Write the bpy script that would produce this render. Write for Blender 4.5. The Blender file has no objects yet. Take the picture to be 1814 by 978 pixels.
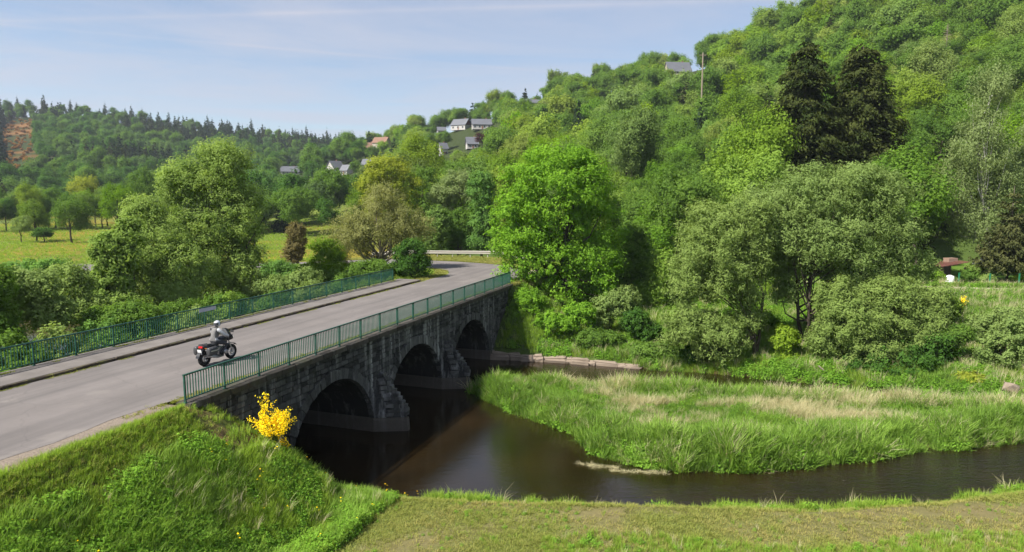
import bpy, bmesh, math, random
import numpy as np
from mathutils import Vector, Matrix
R = math.radians
S = bpy.context.scene
COL = S.collection
rng = np.random.default_rng(7)
random.seed(7)

# ------------------------------------------------------------------ camera, world, sun, exposure
PITCH = math.atan2(142, 1209.0)
CAMZ = 12.6
cam_d = bpy.data.cameras.new('camera')
cam_d.sensor_width = 36.0; cam_d.lens = 36.0*1209/1814
cam_d.clip_start = 0.2; cam_d.clip_end = 9000
cam = bpy.data.objects.new('camera', cam_d); COL.objects.link(cam)
cam.location = (0, 0, CAMZ); cam.rotation_euler = (math.pi/2-PITCH, 0, 0)
S.camera = cam

SUN_ELEV = R(48); SUN_TO = Vector((-0.85, -0.53, 0)).normalized()   # horizontal direction towards the sun
sd = bpy.data.lights.new('sun', 'SUN'); sd.energy = 4.6; sd.angle = R(0.55); sd.color = (1.0, 0.95, 0.87)
sun = bpy.data.objects.new('sun', sd); COL.objects.link(sun)
to_sun = Vector((SUN_TO.x*math.cos(SUN_ELEV), SUN_TO.y*math.cos(SUN_ELEV), math.sin(SUN_ELEV)))
sun.rotation_euler = to_sun.to_track_quat('Z', 'Y').to_euler(); sun.location = (-40, -20, 80)

w = bpy.data.worlds.new('World'); S.world = w; w.use_nodes = True
nt = w.node_tree; nt.nodes.clear()
def N(tree, t, **k):
    n = tree.nodes.new(t)
    for a, b in k.items(): setattr(n, a, b)
    return n
def L(tree, a, b): tree.links.new(a, b)
def M(tree, op, a, b=None, c=None, clamp=False):
    n = N(tree, 'ShaderNodeMath', operation=op); n.use_clamp = clamp
    for i, v in enumerate((a, b, c)):
        if v is None: continue
        if isinstance(v, (int, float)): n.inputs[i].default_value = v
        else: L(tree, v, n.inputs[i])
    return n.outputs[0]
sky = N(nt, 'ShaderNodeTexSky', sky_type='NISHITA'); sky.sun_disc = False
sky.sun_elevation = SUN_ELEV; sky.sun_rotation = math.atan2(SUN_TO.x, SUN_TO.y)
sky.air_density = 1.0; sky.dust_density = 0.6; sky.ozone_density = 2.6; sky.altitude = 400
tc = N(nt, 'ShaderNodeTexCoord'); sep = N(nt, 'ShaderNodeSeparateXYZ'); L(nt, tc.outputs['Generated'], sep.inputs[0])
zc = M(nt, 'MAXIMUM', sep.outputs['Z'], 0.03)
pu = M(nt, 'DIVIDE', sep.outputs['X'], zc); pv = M(nt, 'DIVIDE', sep.outputs['Y'], zc)     # a plane of thin cirrus overhead
cmb = N(nt, 'ShaderNodeCombineXYZ'); L(nt, M(nt, 'MULTIPLY', pu, 0.32), cmb.inputs[0]); L(nt, M(nt, 'MULTIPLY', pv, 0.5), cmb.inputs[1])
cn = N(nt, 'ShaderNodeTexNoise'); cn.inputs['Scale'].default_value = 0.9; cn.inputs['Detail'].default_value = 7; cn.inputs['Roughness'].default_value = 0.62; cn.inputs['Distortion'].default_value = 0.5
L(nt, cmb.outputs[0], cn.inputs['Vector'])
cl = N(nt, 'ShaderNodeMapRange'); cl.inputs[1].default_value = 0.40; cl.inputs[2].default_value = 0.66; cl.inputs[3].default_value = 0.22; cl.inputs[4].default_value = 0.85
L(nt, cn.outputs[0], cl.inputs[0])
def contrail(a, b, c, wd, amp):
    d = M(nt, 'ABSOLUTE', M(nt, 'ADD', M(nt, 'ADD', M(nt, 'MULTIPLY', pu, a), M(nt, 'MULTIPLY', pv, b)), c))
    k = M(nt, 'SUBTRACT', 1.0, M(nt, 'DIVIDE', d, wd), clamp=True)
    return M(nt, 'MULTIPLY', M(nt, 'MULTIPLY', k, k), M(nt, 'MULTIPLY', cn.outputs[0], amp))
fac = M(nt, 'ADD', cl.outputs[0], M(nt, 'ADD', contrail(0.10, 1.0, -3.78, 0.13, 0.5), contrail(-0.42, 0.9, -5.0, 0.11, 0.4)), clamp=True)
mx = N(nt, 'ShaderNodeMix', data_type='RGBA'); L(nt, fac, mx.inputs['Factor']); L(nt, sky.outputs[0], mx.inputs['A']); mx.inputs['B'].default_value = (4.05, 4.22, 5.0, 1)
bg = N(nt, 'ShaderNodeBackground'); bg.inputs['Strength'].default_value = 0.067
L(nt, mx.outputs['Result'], bg.inputs['Color'])
wo = N(nt, 'ShaderNodeOutputWorld'); L(nt, bg.outputs[0], wo.inputs['Surface'])

S.view_settings.view_transform = 'Standard'; S.view_settings.look = 'None'
S.view_settings.exposure = 1.15; S.view_settings.gamma = 1.0
S.render.engine = 'CYCLES'
cy = S.cycles
cy.max_bounces = 6; cy.diffuse_bounces = 5; cy.glossy_bounces = 2; cy.transmission_bounces = 3; cy.transparent_max_bounces = 4; cy.volume_bounces = 0
cy.use_adaptive_sampling = True; cy.adaptive_threshold = 0.02; cy.sample_clamp_indirect = 4.0; cy.caustics_reflective = False; cy.caustics_refractive = False

# ------------------------------------------------------------------ small helpers
def mat(name, rough=0.8, spec=0.3):
    m = bpy.data.materials.new(name); m.use_nodes = True
    t = m.node_tree; b = t.nodes['Principled BSDF']
    b.inputs['Roughness'].default_value = rough; b.inputs['Specular IOR Level'].default_value = spec
    return m, t, b
def ramp(t, fac, stops):
    r = N(t, 'ShaderNodeValToRGB'); e = r.color_ramp.elements
    while len(e) < len(stops): e.new(0.5)
    for i, (p, c) in enumerate(stops): e[i].position = p; e[i].color = (*c, 1) if len(c) == 3 else c
    if fac is not None: L(t, fac, r.inputs[0])
    return r.outputs[0]
def noise(t, scale, detail=4, rough=0.6, vec=None, dist=0):
    n = N(t, 'ShaderNodeTexNoise'); n.inputs['Scale'].default_value = scale; n.inputs['Detail'].default_value = detail; n.inputs['Roughness'].default_value = rough; n.inputs['Distortion'].default_value = dist
    if vec is not None: L(t, vec, n.inputs['Vector'])
    return n.outputs[0]
def mixc(t, f, a, b, blend='MIX'):
    m = N(t, 'ShaderNodeMix', data_type='RGBA', blend_type=blend)
    for k, v in (('Factor', f), ('A', a), ('B', b)):
        if isinstance(v, (int, float)): m.inputs[k].default_value = v
        elif isinstance(v, tuple): m.inputs[k].default_value = (*v, 1) if len(v) == 3 else v
        else: L(t, v, m.inputs[k])
    return m.outputs['Result']
def bump(t, b, h, strength=0.5, dist=0.05):
    n = N(t, 'ShaderNodeBump'); n.inputs['Strength'].default_value = strength; n.inputs['Distance'].default_value = dist
    L(t, h, n.inputs['Height']); L(t, n.outputs[0], b.inputs['Normal'])
def wpos(t, sx=1, sy=1, sz=1):
    g = N(t, 'ShaderNodeNewGeometry'); m = N(t, 'ShaderNodeMapping'); m.inputs['Scale'].default_value = (sx, sy, sz); L(t, g.outputs['Position'], m.inputs[0]); return m.outputs[0]
def plain(name, c, rough=0.6, spec=0.3, metal=0.0, var=0.25, scale=6.0):
    m, t, b = mat(name, rough, spec); b.inputs['Metallic'].default_value = metal
    n = noise(t, scale, 5)
    col = mixc(t, n, tuple(x*(1-var) for x in c), tuple(min(1, x*(1+var)) for x in c)); L(t, col, b.inputs['Base Color'])
    return m

class MB:
    def __init__(s): s.v = []; s.f = []; s.m = []; s.cm = 0
    def add(s, vs, fs):
        o = len(s.v); s.v += [tuple(v) for v in vs]; s.f += [tuple(i+o for i in f) for f in fs]; s.m += [s.cm]*len(fs); return s
    def box(s, c, d, rz=0, mtx=None):
        x, y, z = [k/2 for k in d]
        vs = [Vector(p) for p in ((-x,-y,-z),(x,-y,-z),(x,y,-z),(-x,y,-z),(-x,-y,z),(x,-y,z),(x,y,z),(-x,y,z))]
        mm = Matrix.Translation(c) @ (mtx if mtx is not None else Matrix.Rotation(rz, 4, 'Z'))
        return s.add([mm @ v for v in vs], [(0,3,2,1),(4,5,6,7),(0,1,5,4),(1,2,6,5),(2,3,7,6),(3,0,4,7)])
    def tube(s, pts, rad, n=6, caps=True):
        pts = [Vector(p) for p in pts]; rings = []
        if isinstance(rad, (int, float)): rad = [rad]*len(pts)
        for i, p in enumerate(pts):
            a = pts[max(i-1, 0)]; b = pts[min(i+1, len(pts)-1)]; t = (b-a).normalized()
            u = t.cross(Vector((0,0,1)) if abs(t.z) < 0.92 else Vector((1,0,0))).normalized(); v = t.cross(u)
            rings.append([p+(u*math.cos(2*math.pi*k/n)+v*math.sin(2*math.pi*k/n))*rad[i] for k in range(n)])
        vs = [q for r in rings for q in r]
        fs = [(i*n+k, i*n+(k+1) % n, (i+1)*n+(k+1) % n, (i+1)*n+k) for i in range(len(pts)-1) for k in range(n)]
        if caps: fs += [tuple(range(n))[::-1], tuple((len(pts)-1)*n+k for k in range(n))]
        return s.add(vs, fs)
    def loft(s, rings, caps=True):
        n = len(rings[0]); vs = [q for r in rings for q in r]
        fs = [(i*n+k, i*n+(k+1) % n, (i+1)*n+(k+1) % n, (i+1)*n+k) for i in range(len(rings)-1) for k in range(n)]
        if caps: fs += [tuple(range(n))[::-1], tuple((len(rings)-1)*n+k for k in range(n))]
        return s.add(vs, fs)
    def torus(s, c, r, w, h=None, n=28, k=8, axis='Y'):
        h = h or w; vs = []
        for i in range(n):
            a = 2*math.pi*i/n
            for j in range(k):
                b = 2*math.pi*j/k; rr = r+h*math.cos(b); q = (rr*math.cos(a), w*math.sin(b), rr*math.sin(a))
                vs.append(Vector(c)+Vector(q))
        return s.add(vs, [(i*k+j, i*k+(j+1) % k, ((i+1) % n)*k+(j+1) % k, ((i+1) % n)*k+j) for i in range(n) for j in range(k)])
    def mesh(s, name, mats, smooth=False):
        me = bpy.data.meshes.new(name); me.from_pydata(s.v, [], s.f)
        for m in (mats if isinstance(mats, (list, tuple)) else [mats]): me.materials.append(m)
        if any(s.m): me.polygons.foreach_set('material_index', s.m)
        if smooth: me.polygons.foreach_set('use_smooth', [True]*len(me.polygons))
        me.update(); return me
    def build(s, name, mats, parent=None, smooth=False):
        return link(name, s.mesh(name, mats, smooth), parent)
def link(name, me, parent=None, loc=(0,0,0), rot=(0,0,0), scale=(1,1,1)):
    o = bpy.data.objects.new(name, me); COL.objects.link(o); o.location = loc; o.rotation_euler = rot; o.scale = scale
    if parent is not None: o.parent = parent
    return o
def tag(o, label=None, cat=None, group=None, kind=None):
    for k, v in (('label', label), ('category', cat), ('group', group), ('kind', kind)):
        if v: o[k] = v
    return o
def thing(name, label, cat, loc=(0,0,0), rz=0, group=None):
    return tag(link(name, None, None, loc, (0,0,rz)), label, cat, group)
def np_mesh(name, v, quads, m=None, tint=None, smooth=False, midx=None):
    me = bpy.data.meshes.new(name); v = np.ascontiguousarray(v, dtype=np.float32); q = np.ascontiguousarray(quads, dtype=np.int32)
    k = q.shape[1]
    me.vertices.add(len(v)); me.vertices.foreach_set('co', v.ravel())
    me.loops.add(q.size); me.loops.foreach_set('vertex_index', q.ravel())
    me.polygons.add(len(q)); me.polygons.foreach_set('loop_start', np.arange(0, q.size, k, dtype=np.int32))
    try: me.polygons.foreach_set('loop_total', np.full(len(q), k, dtype=np.int32))
    except Exception: pass
    for mm in (m if isinstance(m, (list, tuple)) else [m]):
        if mm: me.materials.append(mm)
    if midx is not None: me.polygons.foreach_set('material_index', np.ascontiguousarray(midx, dtype=np.int32))
    if smooth: me.polygons.foreach_set('use_smooth', np.ones(len(q), dtype=bool))
    if tint is not None:
        a = me.attributes.new('tint', 'FLOAT', 'POINT'); a.data.foreach_set('value', np.ascontiguousarray(tint, dtype=np.float32))
    me.update(calc_edges=True); me.validate(); return me

def vnoise(x, y, sc, seed=0):
    x = np.asarray(x, float)/sc; y = np.asarray(y, float)/sc
    xi = np.floor(x).astype(np.int64); yi = np.floor(y).astype(np.int64); fx = x-xi; fy = y-yi
    fx = fx*fx*(3-2*fx); fy = fy*fy*(3-2*fy)
    def hsh(a, b):
        k = (a*374761393+b*668265263+seed*1442695041) & 0x7fffffff
        k = ((k ^ (k >> 13))*1274126177) & 0x7fffffff
        return ((k ^ (k >> 16)) & 0xffff)/65535.0
    return (hsh(xi, yi)*(1-fx)+hsh(xi+1, yi)*fx)*(1-fy)+(hsh(xi, yi+1)*(1-fx)+hsh(xi+1, yi+1)*fx)*fy
def fbm(x, y, sc, seed=0): return 0.5*vnoise(x, y, sc, seed)+0.3*vnoise(x, y, sc/2.1, seed+3)+0.2*vnoise(x, y, sc/4.3, seed+5)
def sm(a, b, x): t = np.clip((np.asarray(x, float)-a)/(b-a), 0, 1); return t*t*(3-2*t)

# ------------------------------------------------------------------ the survey: bridge frame, shorelines, roads, hills
DECK = 5.3
A0 = np.array([-11.636, 23.523]); BD = np.array([0.328, 0.9447]); BN = np.array([0.9447, -0.328])   # bridge origin, along, across
def BW(u, n, z=0.0): p = A0+BD*u+BN*n; return Vector((p[0], p[1], z))
BRZ = math.atan2(BD[1], BD[0])
def bpt(u, n): p = A0+BD*u+BN*n; return (p[0], p[1])
NEAR_SHORE = [bpt(5.3, -70), bpt(5.5, -30), bpt(5.6, -10), bpt(5.6, 0), bpt(5.5, 2.5), (-4.5, 27.0), (-1, 26.6), (2.3, 26.5), (7, 26.2), (11.6, 25.9), (16.4, 26.6), (22, 28.0), (30, 30.0), (45, 31.6), (90, 32)]
FAR_SHORE = [(90, 39), (45, 38.6), (34, 40), (28, 41.7), (22.3, 44.2), (13.9, 47.9), (8.4, 49.4), (4, 51), (-1.5, 52.1), bpt(30.2, -10), bpt(31, -30), bpt(32, -70)]
WATER = np.array(NEAR_SHORE+FAR_SHORE)
ISLAND = np.array([(-2.5, 43.0), (-1.4, 41.3), (0.3, 38.6), (2.3, 36.8), (3.8, 34.6), (4.2, 32.4), (5.4, 31.3), (7.6, 30.6), (10.8, 30.4), (14.2, 31.1), (19.5, 32.6), (26, 34.2), (45, 35), (70, 35.6),
                   (70, 36), (45, 36.2), (34, 36.9), (27, 38.3), (19.8, 40.2), (13.5, 41.4), (8.5, 42.3), (3.35, 43.0), (-1.2, 43.9)])
ROADC = [tuple(A0+BD*u+BN*(-4.18)) for u in (-60, -30, -10, 0, 10, 20, 30, 36)]+[(-2.5, 63.2), (-2.9, 67.6), (-5.2, 71.2), (-9.2, 73.6), (-16, 76), (-24, 80), (-34, 84.5), (-50, 89), (-80, 92), (-130, 92)]
PATHC = [(-1.0, 64.0), (2.5, 66.2), (7, 67.2), (14, 67.4), (26, 67), (44, 62.5), (75, 58), (120, 54)]
def smooth_line(pts, step=1.0):
    p = np.array(pts, float); q = [p[0]]
    P = np.vstack([2*p[0]-p[1], p, 2*p[-1]-p[-2]])
    for i in range(1, len(P)-2):
        n = max(2, int(np.linalg.norm(P[i+1]-P[i])/step))
        for t in np.linspace(0, 1, n+1)[1:]:
            q.append(0.5*((2*P[i])+(-P[i-1]+P[i+1])*t+(2*P[i-1]-5*P[i]+4*P[i+1]-P[i+2])*t*t+(-P[i-1]+3*P[i]-3*P[i+1]+P[i+2])*t**3))
    return np.array(q)
ROADL = smooth_line(ROADC, 1.2); PATHL = smooth_line(PATHC, 1.5)
ROADZ = np.interp(ROADL[:, 0], [-130, -50, -34, -16], [3.2, 3.2, 3.9, DECK]); ROADZ = np.where(ROADL[:, 1] > 70, ROADZ, DECK)
PATHZ = np.interp(np.arange(len(PATHL))/(len(PATHL)-1), [0, 0.06, 0.25, 1], [5.28, 5.2, 4.1, 3.5])
def seg_dist(x, y, line, vals=None, closed=False):
    x = np.asarray(x, float); y = np.asarray(y, float); best = np.full(x.shape, 1e9); bv = np.zeros(x.shape); k = len(line)
    for i in range(k if closed else k-1):
        a = line[i]; b = line[(i+1) % k]; d = b-a; l2 = d@d+1e-12
        t = np.clip(((x-a[0])*d[0]+(y-a[1])*d[1])/l2, 0, 1); dd = (x-a[0]-t*d[0])**2+(y-a[1]-t*d[1])**2
        m = dd < best; best = np.where(m, dd, best)
        if vals is not None: bv = np.where(m, vals[i]*(1-t)+vals[(i+1) % k]*t, bv)
    return (np.sqrt(best), bv) if vals is not None else np.sqrt(best)
def inside(x, y, poly):
    x = np.asarray(x, float); y = np.asarray(y, float); c = np.zeros(x.shape, bool); n = len(poly); j = n-1
    for i in range(n):
        xi, yi = poly[i]; xj, yj = poly[j]
        if yi != yj: c ^= ((yi > y) != (yj > y)) & (x < (xj-xi)*(y-yi)/(yj-yi)+xi)
        j = i
    return c
# hills: along each bearing t = x/y, where the slope begins, where the ridge runs and how high the bare ridge is
HR_K = (np.array([-2500, 420, 480, 560, 650, 720, 800, 900, 1050, 1200, 1400, 1600, 1814, 2100, 4000])-907)/1209
HR_F = np.array([150, 150, 150, 148, 140, 130, 112, 98, 95, 93, 90, 88, 88, 88, 88.])
HR_R = np.array([460, 460, 460, 460, 450, 440, 420, 400, 385, 350, 285, 255, 240, 230, 220.])
HR_P = np.array([330, 330, 318, 278, 246, 236, 210, 176, 143, 108, 22, -52, -120, -160, -200.])
HR_Z = CAMZ+(347-HR_P)*HR_R/1209-9.0
HL_K = (np.array([-3000, -400, 0, 100, 200, 300, 400, 500, 600, 700, 900, 4000])-907)/1209
HL_F = np.array([260, 260, 255, 255, 260, 270, 280, 280, 280, 300, 300, 300.])
HL_R = np.array([700, 700, 690, 690, 710, 730, 750, 770, 790, 800, 800, 800.])
HL_P = np.array([170, 170, 188, 186, 194, 210, 222, 232, 242, 255, 280, 300.])
HL_Z = CAMZ+(347-HL_P)*HL_R/1209-13.0
def hills(x, y):
    t = x/np.maximum(y, 1.0); t = np.where(y < 20, np.where(x > 0, 3.0, -3.0), t)
    f = np.interp(t, HR_K, HR_F); r = np.interp(t, HR_K, HR_R); z = np.interp(t, HR_K, HR_Z)
    s = np.clip((y-f)/(r-f), 0, 1.0); hr = np.where(s > 0, 3.3+(z-3.3)*(0.35*s*s+0.65*s), -9)
    f = np.interp(t, HL_K, HL_F); r = np.interp(t, HL_K, HL_R); z = np.interp(t, HL_K, HL_Z)
    s = np.clip((y-f)/(r-f), 0, 1.0); hl = np.where(s > 0, 3.2+(z-3.2)*(0.3*s*s+0.7*s), -9)
    return np.where(y > 30, np.maximum(hr, hl), -9)
def height(x, y):
    x = np.asarray(x, float); y = np.asarray(y, float)
    dx = x-A0[0]; dy = y-A0[1]; u = dx*BD[0]+dy*BD[1]; n = dx*BN[0]+dy*BN[1]
    dw = seg_dist(x, y, WATER, closed=True); win = inside(x, y, WATER)
    di = seg_dist(x, y, ISLAND, closed=True); iin = inside(x, y, ISLAND)
    far = (u > 17) & (y > 33)
    # land beside the water: the near meadow, and the far bank that climbs to the path
    meadow = 1.05+0.025*np.maximum(26-y, 0)+0.3*sm(10, 60, -x-20)
    bank_near = np.minimum(meadow, -0.15+0.62*dw)
    bank_far = np.minimum(3.6, 0.1+0.5*np.minimum(dw, 1)+0.15*np.maximum(dw-1, 0))
    h = np.where(far, bank_far, bank_near)
    h = np.where(n < -11, np.minimum(2.4, -0.1+0.45*dw), h)
    h = h+0.22*(fbm(x, y, 9, 2)-0.5)*sm(0.5, 6, dw)
    h = np.maximum(h, np.where(y > 60, np.minimum(3.3, 2.2+0.02*(y-60)), -9))
    # abutment cone of the near end, embankment of the road
    du = np.interp(u, [-99, -0.2, 0.4, 2.0, 3.0, 4.0, 5.0, 6.0, 9], [0, 0, 0.03, 1.35, 2.5, 3.75, 4.9, 5.9, 8]); dn = np.interp(n, [-99, -0.3, 0.35, 5.15, 7.8], [0, 0, 0.06, 4.25, 6.7])
    dl = np.interp(-n, [0, 10.1, 15, 30], [0, 0.05, 3.0, 6])
    cone = DECK-0.005-np.sqrt(du**2+dn**2+dl**2)
    h = np.where(u < 12, np.maximum(h, cone), h)
    kk = ROADL[:, 1] > 52; dr, rz_ = seg_dist(x, y, ROADL[kk], ROADZ[kk]); off = (u > 37.5) | (y > 66) | ((n < 0.4) & (u > 34.4))
    emb = rz_-0.05-np.maximum(dr-5.0-5.0*sm(68, 74, y), 0)*0.55
    du2 = np.interp(u, [20, 29.6, 30.3, 33.5, 36.5], [9, 5.7, 5.1, 2.0, 0]); dn2 = np.interp(n, [-99, 0.4, 7], [0, 0.15, 4.6])
    du2 = np.where((n < 0.4) & (u > 34.2), 0, du2)
    emb2 = DECK-0.06-np.sqrt(du2**2+dn2**2+np.maximum(np.interp(-n, [0, 10, 16], [0, 0.05, 3.5]), 0)**2)
    emb2 = np.where((u < 46), emb2, -9)
    h = np.where(off, np.maximum(h, emb), h); h = np.where(u > 20, np.maximum(h, emb2), h)
    dp, pz = seg_dist(x, y, PATHL, PATHZ); k = 1-sm(1.6, 5.0, dp); h = np.where(dp < 5.2, np.where(off, h*(1-k)+(pz-0.06)*k, h), h)
    h = np.maximum(h, hills(x, y))
    h = np.where(dr < 4.3, np.where(off, rz_-0.06, h), h)
    wat = -0.1-0.45*np.minimum(dw, 1.8)
    isl = np.minimum(0.5+0.25*(fbm(x, y, 6, 9)-0.3), -0.1+0.75*di)
    h = np.where(win, np.where(iin, np.maximum(isl, -0.1), np.maximum(wat, -0.12-0.5*di)), h)
    deckzone = (n < 0.5) & (n > -10.3) & (u > 0.0) & (u < 34.4)
    h = np.where(deckzone & (u > 5.0) & (u < 30.8), np.minimum(h, -0.5), np.where(deckzone, np.minimum(h, DECK-0.35), h))
    return h
_fy = math.cos(PITCH); _fz = -math.sin(PITCH)
def ray(px, py):
    cx = (px-907); cz = -(py-489); return np.array([cx, 1209*_fy+cz*math.sin(PITCH), 1209*_fz+cz*math.cos(PITCH)])
def hit(px, py, y0=40):
    d = ray(px, py); ys = np.concatenate([np.arange(y0, 300, 1.0), np.arange(300, 1000, 2.5)]); p = d[None, :]/d[1]*ys[:, None]
    z = CAMZ+p[:, 2]; g = height(p[:, 0], p[:, 1]); m_ = ys < 520; i = np.argmax(g >= z) if (g >= z)[m_].any() else int(np.argmin((z-g)[m_]))
    return p[i, 0], p[i, 1], g[i]
def atY(px, Y, py=None):
    """ground spot on a bearing of the survey photo at a distance of Y metres"""
    d = ray(px, 489 if py is None else py); x = d[0]/d[1]*Y; return x, Y, float(height(np.array([x]), np.array([Y]))[0])
def topz(px, py, Y): d = ray(px, py); return CAMZ+d[2]/d[1]*Y
def to_px(x, y, z):
    dz = z-CAMZ; de = y*_fy+dz*_fz; return 907+1209*x/de, 489-1209*(y*math.sin(PITCH)+dz*math.cos(PITCH))/de
# ------------------------------------------------------------------ ground materials
def ground_material():
    m, t, b = mat('ground_soil_grass', 0.95, 0.1)
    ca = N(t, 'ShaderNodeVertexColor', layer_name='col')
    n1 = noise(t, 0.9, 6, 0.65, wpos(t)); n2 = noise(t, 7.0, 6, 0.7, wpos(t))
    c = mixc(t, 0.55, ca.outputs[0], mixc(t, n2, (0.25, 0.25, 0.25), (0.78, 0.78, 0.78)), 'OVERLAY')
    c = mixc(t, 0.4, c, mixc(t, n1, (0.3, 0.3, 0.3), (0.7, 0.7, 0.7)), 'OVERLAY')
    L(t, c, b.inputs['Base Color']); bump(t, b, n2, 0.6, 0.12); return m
M_GROUND = ground_material()
def asphalt():
    m, t, b = mat('worn_pale_asphalt', 0.9, 0.25)
    p = wpos(t); n1 = noise(t, 0.35, 5, 0.6, p); n2 = noise(t, 60, 3, 0.6, p); n3 = noise(t, 3.0, 6, 0.7, p)
    c = ramp(t, n1, [(0.3, (0.140, 0.125, 0.116)), (0.7, (0.188, 0.168, 0.157))])
    c = mixc(t, M(t, 'MULTIPLY', n3, 0.5), c, (0.108, 0.098, 0.095)); c = mixc(t, 0.35, c, mixc(t, n2, (0.2, 0.2, 0.2), (0.8, 0.8, 0.8)), 'OVERLAY')
    ml = N(t, 'ShaderNodeMapping'); ml.inputs['Rotation'].default_value = (0, 0, -BRZ); L(t, p, ml.inputs[0]); ms_ = N(t, 'ShaderNodeMapping'); ms_.inputs['Scale'].default_value = (0.05, 1.1, 1); L(t, ml.outputs[0], ms_.inputs[0])
    tr_ = noise(t, 1.0, 4, 0.6, ms_.outputs[0]); c = mixc(t, M(t, 'MULTIPLY', M(t, 'SUBTRACT', tr_, 0.42, clamp=True), 2.2), c, (0.085, 0.078, 0.075))
    sp_ = noise(t, 0.5, 3, 0.5, ml.outputs[0]); pt_ = N(t, 'ShaderNodeMapRange'); pt_.inputs[1].default_value = 0.62; pt_.inputs[2].default_value = 0.66; pt_.inputs[4].default_value = 0.35; L(t, sp_, pt_.inputs[0]); c = mixc(t, pt_.outputs[0], c, (0.205, 0.185, 0.165))
    v = N(t, 'ShaderNodeTexVoronoi', feature='DISTANCE_TO_EDGE'); v.inputs['Scale'].default_value = 0.28
    mp = N(t, 'ShaderNodeMapping'); L(t, p, mp.inputs[0]); nd = N(t, 'ShaderNodeTexNoise'); nd.inputs['Scale'].default_value = 1.3; L(t, p, nd.inputs['Vector'])
    ad = N(t, 'ShaderNodeVectorMath', operation='ADD'); L(t, p, ad.inputs[0]); L(t, nd.outputs['Color'], ad.inputs[1]); L(t, ad.outputs[0], v.inputs['Vector'])
    crack = M(t, 'LESS_THAN', v.outputs[0], 0.006); c = mixc(t, M(t, 'MULTIPLY', crack, 0.25), c, (0.07, 0.065, 0.06))
    L(t, c, b.inputs['Base Color']); bump(t, b, n2, 0.25, 0.01); return m
M_ASPH = asphalt()
def footway():
    m, t, b = mat('footway_surface', 0.92, 0.2); p = wpos(t)
    n1 = noise(t, 0.8, 6, 0.7, p); n2 = noise(t, 40, 3, 0.6, p)
    c = ramp(t, n1, [(0.3, (0.105, 0.094, 0.086)), (0.72, (0.175, 0.158, 0.145))]); c = mixc(t, 0.4, c, mixc(t, n2, (0.2, 0.2, 0.2), (0.8, 0.8, 0.8)), 'OVERLAY')
    L(t, c, b.inputs['Base Color']); bump(t, b, n2, 0.3, 0.01); return m
M_FOOT = footway()
def kerbmat():
    m, t, b = mat('mossy_kerb_stone', 0.95, 0.15); p = wpos(t)
    n = noise(t, 2.2, 6, 0.75, p); c = ramp(t, n, [(0.35, (0.035, 0.03, 0.022)), (0.52, (0.075, 0.06, 0.045)), (0.68, (0.10, 0.105, 0.03))])
    L(t, c, b.inputs['Base Color']); bump(t, b, n, 0.4, 0.03); return m
M_KERB = kerbmat()
def gravel():
    m, t, b = mat('pale_gravel', 0.95, 0.1); n = noise(t, 3, 6, 0.75, wpos(t)); L(t, ramp(t, n, [(0.3, (0.26, 0.21, 0.16)), (0.7, (0.42, 0.36, 0.29))]), b.inputs['Base Color']); return m
M_GRAVEL = gravel()
def watermat():
    m, t, b = mat('river_water', 0.04, 0.5); p = wpos(t)
    b.inputs['IOR'].default_value = 1.5
    n = noise(t, 0.25, 4, 0.6, p); L(t, ramp(t, n, [(0.35, (0.009, 0.006, 0.0022)), (0.7, (0.019, 0.012, 0.0045))]), b.inputs['Base Color'])
    a = N(t, 'ShaderNodeAttribute'); a.attribute_name = 'ripple'
    w1 = noise(t, 2.6, 5, 0.6, wpos(t, 0.6, 1.5, 1), 0.6); w2 = noise(t, 9, 4, 0.6, wpos(t, 0.55, 1.4, 1), 0.4)
    hgt = M(t, 'ADD', w1, M(t, 'MULTIPLY', w2, 0.35)); hgt = M(t, 'MULTIPLY', hgt, a.outputs['Fac'])
    bump(t, b, hgt, 1.0, 0.10); return m
M_WATER = watermat()

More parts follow.
